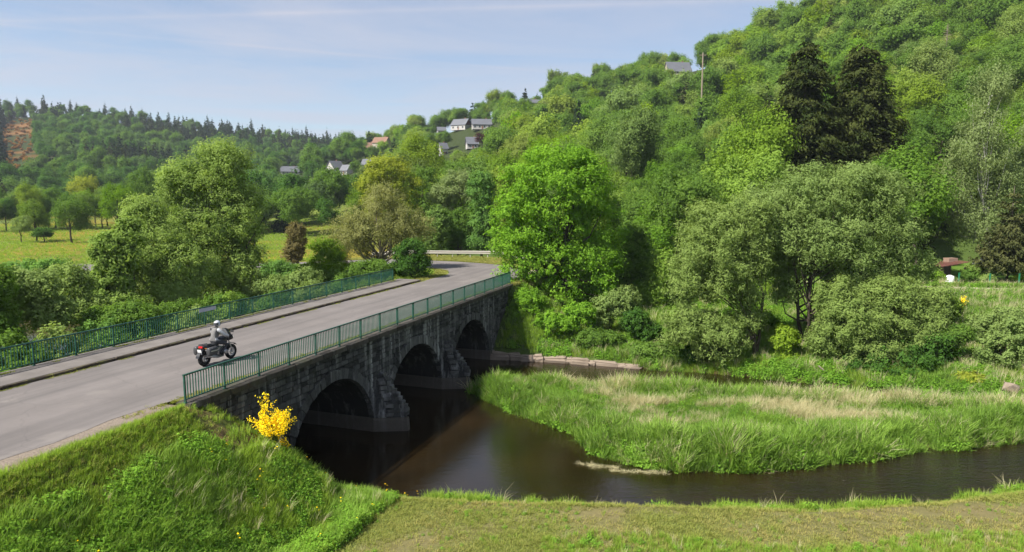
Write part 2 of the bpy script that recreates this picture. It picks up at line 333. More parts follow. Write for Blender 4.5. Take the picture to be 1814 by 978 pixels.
# ------------------------------------------------------------------ ground: one sheet, fine near the river, coarse far away
def spread(a, b, fine, lo, hi, g=1.07, cap=26):
    xs = list(np.arange(a, b, fine)); s = fine
    while xs[-1] < hi: s = min(s*g, cap); xs.append(xs[-1]+s)
    s = fine
    while xs[0] > lo: s = min(s*g, cap); xs.insert(0, xs[0]-s)
    return np.array(xs)
def build_ground():
    gx = spread(-26, 34, 0.45, -1600, 1600); gy = spread(13, 72, 0.45, -150, 1500, 1.045, 20)
    X, Y = np.meshgrid(gx, gy); x = X.ravel(); y = Y.ravel(); z = height(x, y)
    nx = len(gx); ny = len(gy); i = (np.arange(ny-1)[:, None]*nx+np.arange(nx-1)[None, :]).ravel()
    q = np.stack([i, i+1, i+1+nx, i+nx], 1)
    me = np_mesh('ground', np.stack([x, y, z], 1), q, M_GROUND, smooth=True)
    # what grows or lies where
    dx = x-A0[0]; dy = y-A0[1]; u = dx*BD[0]+dy*BD[1]; n = dx*BN[0]+dy*BN[1]
    dw = seg_dist(x, y, WATER, closed=True); win = inside(x, y, WATER)
    col = np.tile(np.array([0.055, 0.085, 0.018]), (len(x), 1))
    def lay(mask, c): nonlocal col; k = np.clip(mask, 0, 1)[:, None]; col = col*(1-k)+np.array(c)*k
    lay(sm(0.45, 0.65, fbm(x, y, 60, 3)), (0.075, 0.10, 0.022))
    nearm = (y < 32.5) & (u < 19) & (x > -9) & (n > 4)
    lay(nearm*1.0, (0.112, 0.136, 0.033)); lay(nearm*sm(0.45, 0.68, fbm(x, y, 3.2, 8))*0.8, (0.145, 0.128, 0.055))
    # the worn track through the mown meadow
    trk = np.abs(y-(23.6+0.055*(x-2)+0.5*np.sin(x*0.23)-0.25*np.maximum(2-x, 0)))
    lay(nearm*(1-sm(0.2, 1.0, trk+1.0*(fbm(x, y, 1.6, 4)-0.5)))*0.55, (0.175, 0.135, 0.07))
    lay(((n > -0.6) & (n < 7) & (u < 6) & (y < 40))*0.9, (0.10, 0.13, 0.03))
    lay(((n > -0.6) & (n < 7) & (u < 6) & (y < 40))*sm(0.5, 0.7, fbm(x, y, 1.5, 6)), (0.15, 0.105, 0.055))
    lay((np.abs(u-1.3) < 1.6)*(n > 0.0)*(n < 2.2)*sm(0.25, 0.55, fbm(x, y, 1.2, 16)), (0.16, 0.085, 0.045))
    lay((n < -0.1)*(n > -1.2)*(u < 0.5)*1.0, (0.20, 0.165, 0.13))
    # yellow buttercup pastures left, paler meadows
    past = (y > 85) & (y < 260) & (x < -20)
    lay(past*1.0, (0.10, 0.135, 0.022)); lay(past*sm(0.36, 0.6, fbm(x, y, 26, 12))*0.9, (0.185, 0.150, 0.020)); lay(past*sm(0.55, 0.7, fbm(x, y, 14, 13))*0.6, (0.07, 0.10, 0.02))
    lay(((y > 62) & (y < 90) & (x > 28))*1.0, (0.085, 0.15, 0.02))
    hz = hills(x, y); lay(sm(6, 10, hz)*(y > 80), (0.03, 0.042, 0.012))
    t = x/np.maximum(y, 1); lay((y > 180)*(y < 300)*(t > -0.36)*(t < -0.24)*1.0, (0.105, 0.135, 0.022))
    lay((y > 380)*(t > -0.74)*(t < -0.69)*sm(0.35, 0.5, fbm(x, y, 30, 5)), (0.17, 0.085, 0.03))
    lay((win & (z < 0.02))*1.0, (0.05, 0.035, 0.018)); lay((z < 0.12)*(z > -0.2)*(y < 60)*1.0, (0.10, 0.06, 0.03))
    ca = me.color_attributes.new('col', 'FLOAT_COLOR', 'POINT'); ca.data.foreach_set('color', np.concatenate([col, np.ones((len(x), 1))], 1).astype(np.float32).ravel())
    return tag(link('ground', me), 'grassy valley floor, river banks and hills', None, None, 'structure')
build_ground()

# ------------------------------------------------------------------ river
def build_river():
    gx = np.concatenate([np.arange(-110, -16, 4.0), np.arange(-16, 32, 0.8), np.arange(32, 100, 3.0)]); gy = np.concatenate([np.arange(18, 54, 0.8), np.arange(54, 100, 4.0)])
    X, Y = np.meshgrid(gx, gy); x = X.ravel(); y = Y.ravel(); nx = len(gx); ny = len(gy)
    i = (np.arange(ny-1)[:, None]*nx+np.arange(nx-1)[None, :]).ravel(); q = np.stack([i, i+1, i+1+nx, i+nx], 1)
    cxq = x[q].mean(1); cyq = y[q].mean(1); keep = inside(cxq, cyq, WATER) | (seg_dist(cxq, cyq, WATER, closed=True) < 2.6); q = q[keep]
    me = np_mesh('river', np.stack([x, y, np.zeros(len(x))], 1), q, M_WATER)
    r = 0.07+1.15*sm(7, 15, x)*(y < 36)+0.22*(y > 43)*(x > 2)+0.8*np.exp(-(((x-8)/2.5)**2+((y-27.6)/1.0)**2))
    a = me.attributes.new('ripple', 'FLOAT', 'POINT'); a.data.foreach_set('value', r.astype(np.float32))
    tag(link('river', me), 'dark brown shallow river flowing under the bridge', None, None, 'structure')
build_river()

# ------------------------------------------------------------------ road, footway, kerb, path
def strip(name, line, lo, hi, zf, m, label, thick=0.0):
    line = np.asarray(line); t = np.gradient(line, axis=0); t /= np.linalg.norm(t, axis=1)[:, None]; nn = np.stack([t[:, 1], -t[:, 0]], 1)
    cols = 5; vs = []; z = np.array([zf(i) for i in range(len(line))])
    lo = np.broadcast_to(lo, len(line)); hi = np.broadcast_to(hi, len(line))
    for k in range(cols):
        o = lo+(hi-lo)*k/(cols-1); p = line+nn*o[:, None]; vs.append(np.concatenate([p, z[:, None]], 1))
    v = np.concatenate(vs); Ln = len(line)
    q = [(k*Ln+i, (k+1)*Ln+i, (k+1)*Ln+i+1, k*Ln+i+1) for k in range(cols-1) for i in range(Ln-1)]
    me = np_mesh(name, v, np.array(q), m, smooth=True)
    return tag(link(name, me), label, None, None, 'structure')
ru = (ROADL-A0)@BD
wob = 0.10*np.sin(np.arange(len(ROADL))*1.7)+0.07*np.sin(np.arange(len(ROADL))*0.61)
strip('road', ROADL, -3.57, 3.45+np.where((ru > -0.5) & (ru < 35), 0.12, wob), lambda i: ROADZ[i], M_ASPH, 'pale worn asphalt road over the bridge')
strip('footpath', PATHL, -1.3+0.1*np.sin(np.arange(len(PATHL))*1.3), 1.3+0.1*np.sin(np.arange(len(PATHL))*0.9), lambda i: PATHZ[i]-0.004, M_GRAVEL, 'pale gravel path along the far bank')
def along_box(mb, u0, u1, n0, n1, z0, z1):
    mb.box(BW((u0+u1)/2, (n0+n1)/2, (z0+z1)/2), (u1-u0, abs(n1-n0), z1-z0), BRZ)
mb = MB(); along_box(mb, -14, 34.2, -9.98, -7.93, DECK-0.3, DECK+0.125)
tag(mb.build('pavement', M_FOOT), 'raised footway along the far railing', None, None, 'structure')
kerb = tag(link('kerb', None), 'mossy dark kerb stones along the footway', None, None, 'structure')
kmeshes = []
for k in range(4):
    b = MB(); b.box((0, 0, 0), (0.985, 0.17, 0.30)); me = b.mesh('kerb_stone', M_KERB)
    bm = bmesh.new(); bm.from_mesh(me); bmesh.ops.bevel(bm, geom=bm.edges[:], offset=0.02, segments=1, affect='EDGES')
    for v in bm.verts: v.co += Vector((random.uniform(-.01, .01), random.uniform(-.012, .012), random.uniform(-.012, .012)))
    bm.to_mesh(me); bm.free(); kmeshes.append(me)
for i in range(48):
    link('kerb_stone', kmeshes[i % 4], kerb, BW(-14+i+0.5, -7.845+random.uniform(-.02, .02), DECK-0.03+random.uniform(-.012, .012)), (0, 0, BRZ+random.uniform(-.012, .012)))

# ------------------------------------------------------------------ stone bridge
def stonemat(name, lo, hi, streak=0.6, moss=0.25):
    m, t, b = mat(name, 0.9, 0.25); p = wpos(t)
    oi = N(t, 'ShaderNodeObjectInfo'); at = N(t, 'ShaderNodeAttribute'); at.attribute_name = 'tint'
    rnd = M(t, 'FRACT', M(t, 'ADD', oi.outputs['Random'], at.outputs['Fac']))
    n = noise(t, 7, 6, 0.7, p)
    c = mixc(t, M(t, 'ADD', M(t, 'MULTIPLY', rnd, 0.7), M(t, 'MULTIPLY', M(t, 'SUBTRACT', n, 0.5), 1.1), clamp=True), lo, hi)
    st = noise(t, 1.0, 5, 0.65, wpos(t, 2.6, 2.6, 0.16)); sk = N(t, 'ShaderNodeMapRange'); sk.inputs[1].default_value = 0.52; sk.inputs[2].default_value = 0.70; L(t, st, sk.inputs[0])
    brk = noise(t, 4, 5, 0.7, p); sf = M(t, 'MULTIPLY', M(t, 'MULTIPLY', sk.outputs[0], streak), M(t, 'MULTIPLY', brk, 1.5), clamp=True)
    c = mixc(t, sf, c, (0.42, 0.42, 0.40))
    ms = noise(t, 0.9, 6, 0.7, p); mk = N(t, 'ShaderNodeMapRange'); mk.inputs[1].default_value = 0.52; mk.inputs[2].default_value = 0.7; mk.inputs[4].default_value = moss; L(t, ms, mk.inputs[0])
    c = mixc(t, mk.outputs[0], c, (0.045, 0.055, 0.018))
    L(t, c, b.inputs['Base Color']); bump(t, b, n, 0.7, 0.03); return m
M_STONE = stonemat('sooty_bridge_stone', (0.017, 0.0172, 0.0172), (0.125, 0.123, 0.119), 1.0)
M_MORTAR = stonemat('dark_mortar', (0.008, 0.008, 0.008), (0.022, 0.021, 0.020), 0.3)
M_COPE = stonemat('coping_stone', (0.035, 0.03, 0.024), (0.09, 0.08, 0.066), 0.15, 0.6)
M_BASE = stonemat('pier_concrete', (0.055, 0.046, 0.037), (0.105, 0.09, 0.075), 0.15, 0.2)
bridge = thing('stone_bridge', 'dark stone road bridge with three round arches over the river', 'bridge', BW(0, 0, 0), BRZ)
# local frame of the bridge: x = along (u), y = -n, z = up
ARCH = [9.2, 17.8, 26.4]; AR = 3.6; AZ = 0.12; ULEN = 35.0; BACK = 10.05
def zlow(u):
    for c in ARCH:
        if abs(u-c) < AR: return AZ+math.sqrt(max(AR*AR-(u-c)**2, 0))
    return -1.2
def build_core():
    us = {0.15, ULEN-0.1}
    for c in ARCH: us |= {c+AR*math.cos(math.pi*k/28) for k in range(29)}
    us = sorted(us); mb = MB(); TOP = DECK-0.24
    for a, b in zip(us[:-1], us[1:]):
        inarch = any(abs((a+b)/2-c) < AR for c in ARCH)
        za, zb = (zlow(a) if inarch else -1.2), (zlow(b) if inarch else -1.2)
        if inarch:
            for c in ARCH:
                if abs((a+b)/2-c) < AR: za = AZ+math.sqrt(max(AR**2-(a-c)**2, 0)); zb = AZ+math.sqrt(max(AR**2-(b-c)**2, 0))
        for y, flip in ((0.03, False), (BACK, True)):
            f = (0, 1, 2, 3) if not flip else (3, 2, 1, 0)
            mb.add([(a, y, za), (b, y, zb), (b, y, TOP), (a, y, TOP)], [f])
        mb.add([(a, 0.03, za), (a, BACK, za), (b, BACK, zb), (b, 0.03, zb)], [(0, 1, 2, 3)])
    for c in ARCH:
        for s, k in ((-1, (0, 1, 2, 3)), (1, (3, 2, 1, 0))):
            mb.add([(c+s*AR, 0.03, -1.2), (c+s*AR, BACK, -1.2), (c+s*AR, BACK, AZ), (c+s*AR, 0.03, AZ)], [k])
    mb.add([(0.15, 0.03, -1.2), (0.15, BACK, -1.2), (0.15, BACK, TOP), (0.15, 0.03, TOP)], [(0, 1, 2, 3)])
    mb.add([(ULEN-.1, 0.03, -1.2), (ULEN-.1, BACK, -1.2), (ULEN-.1, BACK, TOP), (ULEN-.1, 0.03, TOP)], [(3, 2, 1, 0)])
    mb.add([(0.15, 0.03, TOP), (ULEN-.1, 0.03, TOP), (ULEN-.1, BACK, TOP), (0.15, BACK, TOP)], [(0, 1, 2, 3)])
    mb.build('masonry_body', M_MORTAR, bridge)
    m2 = MB(); m2.box((ULEN/2, (0.35+BACK-0.15)/2, DECK-0.145), (ULEN-0.3, BACK-0.55, 0.27)); m2.build('deck_slab', M_MORTAR, bridge)
build_core()
def rough_box(n_var, mm, name, j=0.06, bev=0.09):
    out = []
    for k in range(n_var):
        b = MB(); b.box((0, 0, 0), (1, 1, 1)); me = b.mesh(name, mm); bm = bmesh.new(); bm.from_mesh(me)
        bmesh.ops.bevel(bm, geom=bm.edges[:], offset=bev, segments=1, affect='EDGES')
        for v in bm.verts: v.co += Vector((random.uniform(-j, j)*.5, random.uniform(-j, j), random.uniform(-j, j)))
        bm.to_mesh(me); bm.free(); out.append(me)
    return out
SM = rough_box(6, M_STONE, 'facing_stone')
def build_stones():
    stones = []; ring = AR+0.52; z = -0.35
    while z < DECK-0.3:
        ch = random.uniform(0.21, 0.30); z1 = min(z+ch, DECK-0.245); zm = max((z+z1)/2, AZ)
        blocks = []
        for c in ARCH:
            k = ring**2-(zm-AZ)**2
            if k > 0: blocks.append((c-math.sqrt(k), c+math.sqrt(k)))
        u = 0.2
        while u < ULEN-0.15:
            ln = random.uniform(0.3, 0.72); a, b = u, min(u+ln, ULEN-0.12); u += ln
            for (p, q) in blocks:
                if p <= a < q: a = q
                if p < b <= q: b = p
            if b-a > 0.1:
                p = BW((a+b)/2, 0.15); g = float(height(np.array([p.x+BN[0]*.5]), np.array([p.y+BN[1]*.5]))[0])
                if z1 > g-0.1 and z1 > -0.05: stones.append((a, b, z, z1))
        z = z1
    P = [(BW((a+b)/2, 0, (c+d)/2)-cam.location).length/((b-a)*(d-c))**.3 for a, b, c, d in stones]
    order = np.argsort(P); rest = MB(); tints = []
    for r, i in enumerate(order):
        a, b, c, d = stones[i]; cen = ((a+b)/2, 0.06, (c+d)/2); dim = (b-a-0.028, 0.20+random.uniform(-.035, .05), d-c-0.026)
        if r < 300: link('facing_stone', SM[random.randrange(6)], bridge, cen, (0, 0, 0), dim)
        else:
            me = SM[random.randrange(6)]; n0 = len(rest.v)
            rest.add([(cen[0]+v.co.x*dim[0], cen[1]+v.co.y*dim[1], cen[2]+v.co.z*dim[2]) for v in me.vertices], [tuple(p.vertices) for p in me.polygons])
            tints += [random.random()]*(len(rest.v)-n0)
    o = rest.build('facing_stonework', M_STONE, bridge); o['kind'] = 'stuff'
    at = o.data.attributes.new('tint', 'FLOAT', 'POINT'); at.data.foreach_set('value', tints)
    # ring stones of the three arches, slightly proud
    for c in ARCH:
        k = 30; w_in = math.pi*AR/k
        for i in range(k):
            th = math.pi*(i+0.5)/k; r0, r1 = AR-0.02, AR+0.5+random.uniform(-.05, .06)
            dn = random.uniform(-.02, .03); vs = []; e = 0.012
            for y in (-0.085-dn, 0.25):
                for rr in (r0, r1):
                    for s in (-1, 1):
                        a = th+s*(math.pi/k/2-e/rr); vs.append((c+rr*math.cos(a), y, AZ+rr*math.sin(a)))
            b = MB(); b.add(vs, [(0, 1, 3, 2), (4, 6, 7, 5), (0, 4, 5, 1), (2, 3, 7, 6), (0, 2, 6, 4), (1, 5, 7, 3)])
            me = b.mesh('arch_stone', M_STONE); bm = bmesh.new(); bm.from_mesh(me); bmesh.ops.recalc_face_normals(bm, faces=bm.faces); bmesh.ops.bevel(bm, geom=bm.edges[:], offset=0.018, segments=1, affect='EDGES'); bm.to_mesh(me); bm.free()
            link('arch_stone', me, bridge)
build_stones()
CM = rough_box(4, M_COPE, 'coping_stone', 0.03, 0.06)
for i in range(35):
    link('coping_stone', CM[i % 4], bridge, (i+0.5+random.uniform(-.01, .01), 0.04+random.uniform(-.015, .015), DECK-0.125+random.uniform(-.008, .008)), (0, 0, random.uniform(-.006, .006)), (0.985, 0.72, 0.245))
for i in range(35):
    link('coping_stone', CM[i % 4], bridge, (i+0.5, BACK-0.05, DECK-0.14), (0, 0, 0), (0.985, 0.6, 0.25))
def cutwater(uc):
    hw = 0.78; b = MB()
    # pale concrete footing with a pointed nose
    ring = [(uc-hw-.06, BACK), (uc-hw-.06, -0.05), (uc-hw*.55, -1.0), (uc-.12, -1.72), (uc+.12, -1.72), (uc+hw*.55, -1.0), (uc+hw+.06, -0.05), (uc+hw+.06, BACK)]
    rr = []
    for z, e in ((-1.2, 0.03), (0.05, 0.0), (0.62, -0.02), (0.74, -0.05)):
        rr.append([(x+(x-uc)/max(abs(x-uc), .01)*e*min(1, abs(x-uc)*3), y-(e if y < 0 else 0), z) for x, y in ring])
    o = b.loft(rr).build('pier_footing', M_BASE, bridge)
    # sloping dark stone nose on top
    rows = []
    for k in range(9):
        f = k/8; z = 0.74+f*2.35; nose = -1.58*max(0.0, 1-max(0, (f-0.18)/0.82))**0.85-0.04; half = hw*(1-0.55*f)
        rows.append([(uc-half, 0.2, z), (uc-half, -0.06, z), (uc-half*.55+random.uniform(-.05, .05), nose*.55, z), (uc+random.uniform(-.04, .04), nose+random.uniform(-.05, .05), z), (uc+half*.55+random.uniform(-.05, .05), nose*.55, z), (uc+half, -0.06, z), (uc+half, 0.2, z)])
    MB().loft(rows).build('cutwater', M_STONE, bridge)
M_CAP = stonemat('cutwater_cap_stone', (0.03, 0.03, 0.03), (0.16, 0.155, 0.145), 0.5, 0.5)
CAPS = rough_box(4, M_CAP, 'cap_stone', 0.10, 0.14)
def ridge(uc):
    for k in range(11):
        f = (k+0.5)/11; z = 0.85+f*2.2; nose = -1.58*max(0.0, 1-max(0, (f-0.18)/0.82))**0.85-0.04
        link('cap_stone', CAPS[random.randrange(4)], bridge, (uc+random.uniform(-.04, .04), nose+0.08, z), (random.uniform(-.1, .1), random.uniform(-.1, .1), random.uniform(-.3, .3)), (0.34+random.uniform(-.05, .08), 0.34, 0.24))
        for s_ in (-1, 1):
            hw_ = 0.78*(1-0.55*f); link('cap_stone', CAPS[random.randrange(4)], bridge, (uc+s_*hw_*0.62, nose*0.5, z+random.uniform(-.05, .05)), (0, 0, s_*0.95), (0.44+random.uniform(-.08, .08), 0.26, 0.20))
for uc in (13.5, 22.1): cutwater(uc); ridge(uc)
def arch_lining():
    # pale footings at the foot of the two outer abutments
    for uc, s in ((ARCH[0]-AR, 1), (ARCH[2]+AR, -1)):
        b = MB(); b.box((uc+s*0.04, BACK/2-0.05, -0.25), (0.2, BACK+0.2, 1.9)); b.build('abutment_footing', M_BASE, bridge)
arch_lining()

# ------------------------------------------------------------------ railings: posts, rails and every baluster
def railmat():
    m, t, b = mat('green_railing_paint', 0.45, 0.4); p = wpos(t)
    n = noise(t, 9, 5, 0.7, p); c = ramp(t, n, [(0.35, (0.010, 0.044, 0.031)), (0.62, (0.016, 0.080, 0.056)), (0.78, (0.050, 0.085, 0.064))]); L(t, c, b.inputs['Base Color']); return m
M_RAIL = railmat()
def railing(u0, u1, n, zb, label):
    r = thing('bridge_railing', label, 'railing', BW(u0, n, zb), BRZ, 'green bridge railings'); Ln = u1-u0
    bar = MB(); bar.box((0, 0, 0.53), (0.022, 0.034, 0.86)); bm_ = bar.mesh('baluster', M_RAIL)
    po = MB(); po.box((0, 0, 0.48), (0.06, 0.06, 1.02)); po.box((0, 0, 0.0), (0.14, 0.14, 0.02)); pm = po.mesh('post', M_RAIL)
    k = int(round(Ln/1.95)); sp = Ln/k
    for i in range(k+1): link('post', pm, r, (i*sp, 0, 0))
    b = MB(); b.box((Ln/2, 0, 1.0), (Ln+0.08, 0.075, 0.05)); b.build('top_rail', M_RAIL, r)
    b = MB(); b.box((Ln/2, 0, 0.11), (Ln, 0.045, 0.035)); b.build('bottom_rail', M_RAIL, r)
    spots = []
    for i in range(k):
        m_ = 14
        spots += [i*sp+sp*(j+1)/(m_+1) for j in range(m_)]
    spots.sort(key=lambda q: (BW(u0+q, n, zb)-cam.location).length if u0+q > -1.5 else 999)
    for q in spots[:300]: link('baluster', bm_, r, (q, 0, 0), (0, 0, random.uniform(-.04, .04)))
    if len(spots) > 300:
        rest = MB()
        for q in spots[300:]: rest.box((q, 0, 0.53), (0.022, 0.034, 0.86))
        rest.build('baluster_run', M_RAIL, r)['kind'] = 'stuff'
    return r
railing(0.05, 34.95, 0.02, DECK, 'green metal railing on the river side of the bridge, beside the motorcycle')
rr2 = railing(-6.0, 32.9, -9.85, DECK+0.125, 'green metal railing along the raised footway, backed by bushes')
b = MB(); b.box((17.7, -0.03, 0.86), (1.25, 0.012, 0.2)); b.build('notice_board', plain('grey_notice', (0.38, 0.40, 0.46), 0.5), rr2)
mb = MB(); along_box(mb, 0.15, 34.8, -0.75, -0.33, DECK-0.2, DECK-0.008)
def mossmat():
    m, t, b = mat('mossy_gutter', 0.97, 0.1); n = noise(t, 2.5, 7, 0.75, wpos(t)); L(t, ramp(t, n, [(0.33, (0.16, 0.135, 0.10)), (0.5, (0.15, 0.13, 0.07)), (0.62, (0.12, 0.125, 0.03))]), b.inputs['Base Color']); return m
M_MOSS = mossmat()
tag(mb.build('gutter', M_MOSS), 'mossy gutter between the road and the coping', None, None, 'structure')

# ------------------------------------------------------------------ foliage
def leafmat(name, lo, hi, trans=0.35, rnd=0.5, inst=False):
    m = bpy.data.materials.new(name); m.use_nodes = True; t = m.node_tree; t.nodes.clear()
    out = N(t, 'ShaderNodeOutputMaterial'); at = N(t, 'ShaderNodeAttribute'); at.attribute_name = 'tint'
    oi = N(t, 'ShaderNodeObjectInfo')
    f = M(t, 'ADD', at.outputs['Fac'], M(t, 'MULTIPLY', M(t, 'SUBTRACT', oi.outputs['Random'], 0.5), rnd), clamp=True)
    if inst:
        ia = N(t, 'ShaderNodeAttribute', attribute_type='INSTANCER'); ia.attribute_name = 'hue'
        f = M(t, 'ADD', M(t, 'MULTIPLY', at.outputs['Fac'], 0.4), M(t, 'MULTIPLY', ia.outputs['Fac'], 0.6), clamp=True)
    c = mixc(t, f, lo, hi)
    if rnd > 0.3:
        hs = N(t, 'ShaderNodeHueSaturation'); L(t, c, hs.inputs['Color'])
        h = M(t, 'ADD', 0.5, M(t, 'MULTIPLY', M(t, 'SUBTRACT', M(t, 'FRACT', M(t, 'MULTIPLY', oi.outputs['Random'], 7.31)), 0.5), 0.026*min(rnd, 0.6)/0.5)); L(t, h, hs.inputs['Hue'])
        sv = M(t, 'ADD', 0.85, M(t, 'MULTIPLY', M(t, 'FRACT', M(t, 'MULTIPLY', oi.outputs['Random'], 13.7)), 0.25)); L(t, sv, hs.inputs['Saturation']); c = hs.outputs[0]
    d = N(t, 'ShaderNodeBsdfDiffuse'); L(t, c, d.inputs['Color'])
    tr = N(t, 'ShaderNodeBsdfTranslucent'); k = min(1.0, trans*2.9); tcol = mixc(t, 1.0, c, (k, k, 0.6*k), 'MULTIPLY'); L(t, tcol, tr.inputs['Color'])
    mx = N(t, 'ShaderNodeAddShader'); L(t, d.outputs[0], mx.inputs[0]); L(t, tr.outputs[0], mx.inputs[1])
    L(t, mx.outputs[0], out.inputs['Surface']); return m
def barkmat(name, lo, hi, sc=6):
    m, t, b = mat(name, 0.95, 0.1); n = noise(t, sc, 6, 0.7, wpos(t, 1, 1, 0.35)); L(t, ramp(t, n, [(0.3, lo), (0.7, hi)]), b.inputs['Base Color']); bump(t, b, n, 0.6, 0.04); return m
M_BARK = barkmat('tree_bark', (0.035, 0.028, 0.02), (0.12, 0.10, 0.075))
M_BIRCH = barkmat('birch_bark', (0.18, 0.17, 0.15), (0.55, 0.53, 0.48), 4)
M_TWIG = barkmat('pale_twigs', (0.16, 0.13, 0.09), (0.30, 0.26, 0.19))
LM = {
 'spring': leafmat('leaf_spring_green', (0.058, 0.105, 0.012), (0.125, 0.195, 0.02), rnd=0.8),
 'round': leafmat('leaf_fresh_green', (0.066, 0.138, 0.014), (0.128, 0.228, 0.022), rnd=0.1),
 'willow': leafmat('leaf_willow', (0.098, 0.142, 0.036), (0.16, 0.212, 0.06), 0.3, 0.2),
 'willow2': leafmat('leaf_grey_willow', (0.095, 0.14, 0.04), (0.155, 0.206, 0.064), 0.3, 0.2),
 'mid': leafmat('leaf_mid_green', (0.045, 0.088, 0.016), (0.092, 0.15, 0.026), rnd=0.3),
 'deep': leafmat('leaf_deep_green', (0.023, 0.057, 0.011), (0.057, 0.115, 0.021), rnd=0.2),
 'blue': leafmat('leaf_blue_green', (0.055, 0.115, 0.026), (0.115, 0.195, 0.045), rnd=0.2),
 'yellow': leafmat('leaf_yellow_green', (0.11, 0.14, 0.016), (0.2, 0.22, 0.03), rnd=0.2),
 'tan': leafmat('leaf_opening_buds', (0.115, 0.126, 0.04), (0.195, 0.2, 0.075), 0.25, 0.15),
 'red': leafmat('leaf_reddish', (0.08, 0.07, 0.028), (0.14, 0.12, 0.048), 0.25, 0.15),
 'purple': leafmat('leaf_copper_beech', (0.031, 0.011, 0.013), (0.068, 0.025, 0.027), 0.25, 0.1),
 'birch': leafmat('leaf_birch', (0.095, 0.13, 0.046), (0.165, 0.205, 0.08), 0.3, 0.15),
 'spruce': leafmat('needle_spruce', (0.02, 0.033, 0.01), (0.056, 0.066, 0.019), 0.12, 0.2),
 'spruce_dark': leafmat('needle_dark', (0.013, 0.028, 0.011), (0.033, 0.055, 0.019), 0.1, 0.35),
 'spruce_brown': leafmat('needle_brownish', (0.04, 0.05, 0.018), (0.085, 0.09, 0.032), 0.12, 0.2),
 'hazel': leafmat('leaf_hazel', (0.066, 0.112, 0.018), (0.13, 0.18, 0.032), rnd=0.8),
 'osier': leafmat('leaf_osier', (0.105, 0.156, 0.036), (0.182, 0.240, 0.064), 0.35, 0.15),
 'far': leafmat('leaf_far_green', (0.042, 0.085, 0.022), (0.085, 0.145, 0.034), rnd=0.4),
 'scrub': leafmat('scrub_russet', (0.143, 0.078, 0.026), (0.315, 0.156, 0.039), 0.2, 0.3),
 'broom': leafmat('broom_flower', (0.62, 0.45, 0.007), (0.76, 0.6, 0.03), 0.25, 0.05),
 'broomleaf': leafmat('broom_stem', (0.086, 0.130, 0.026), (0.172, 0.208, 0.046), 0.25, 0.05),
}
def unit(v): return v/np.maximum(np.linalg.norm(v, axis=-1, keepdims=True), 1e-9)
def leaves(c, nrm, tan, ln, wd, g, fold=0.25, tri=False):
    """diamond leaves: centres, normals, long axes, lengths, widths -> verts, quads"""
    tan = unit(tan-nrm*np.sum(tan*nrm, 1, keepdims=True)); b = np.cross(nrm, tan); ln = ln[:, None]/2; wd = wd[:, None]/2
    if tri: return np.stack([c-tan*ln*0.7+b*wd, c+tan*ln, c-tan*ln*0.7-b*wd], 1).reshape(-1, 3), np.arange(len(c)*3).reshape(-1, 3)
    v = np.stack([c-tan*ln, c+b*wd+nrm*wd*fold, c+tan*ln, c-b*wd+nrm*wd*fold], 1).reshape(-1, 3)
    q = np.arange(len(c)*4).reshape(-1, 4); return v, q
def crown_cloud(lobes, n_puff, puff_r, n_leaf, ln, wd, seed, droop=0.0, shell=0.55, sub=9, up=0.3, squash=0.75):
    g = np.random.default_rng(seed); lobes = np.array(lobes, float)
    area = (lobes[:, 3]*lobes[:, 4]+lobes[:, 4]*lobes[:, 5]+lobes[:, 3]*lobes[:, 5]); li = g.choice(len(lobes), n_puff, p=area/area.sum())
    d = unit(g.normal(size=(n_puff, 3))); d[:, 2] = np.where(d[:, 2] < -0.8, -d[:, 2]*0.4, d[:, 2]); d = unit(d)
    f = shell+(1-shell)*g.random(n_puff)**0.6
    pr = puff_r*(0.65+0.7*g.random(n_puff))
    pc = lobes[li, :3]+d*f[:, None]*np.maximum(lobes[li, 3:6]-pr[:, None]*0.7, 0.1)
    # twigs of leaves inside each puff
    sc = unit(g.normal(size=(n_puff, sub, 3))); sc[..., 2] = sc[..., 2]*squash+0.12
    sr = (0.35+0.65*g.random((n_puff, sub, 1))**0.5)
    scen = pc[:, None, :]+sc*sr*pr[:, None, None]
    pi = g.integers(0, n_puff, n_leaf); si = g.integers(0, sub, n_leaf)
    off = g.normal(size=(n_leaf, 3))*(pr[pi]*0.21)[:, None]
    if droop: off[:, 2] -= np.abs(g.normal(size=n_leaf))*droop*pr[pi]
    c = scen[pi, si]+off
    nrm = unit(0.7*unit(c-pc[pi])+0.45*unit(c-lobes[li[pi], :3])+0.75*unit(g.normal(size=(n_leaf, 3)))+np.array([0, 0, up]))
    tan = g.normal(size=(n_leaf, 3))
    if droop: tan += np.array([0, 0, -1.6])
    l = ln*(0.6+0.8*g.random(n_leaf)); wv = wd*(0.6+0.8*g.random(n_leaf))
    v, q = leaves(c, nrm, tan, l*1.08, wv*1.12, g, tri=True)
    pt = g.random(n_puff)*0.55; stn = g.random((n_puff, sub))*0.25; tint = np.repeat(pt[pi]+stn[pi, si]+0.2*g.random(n_leaf), 3)
    return v, q, tint, pc
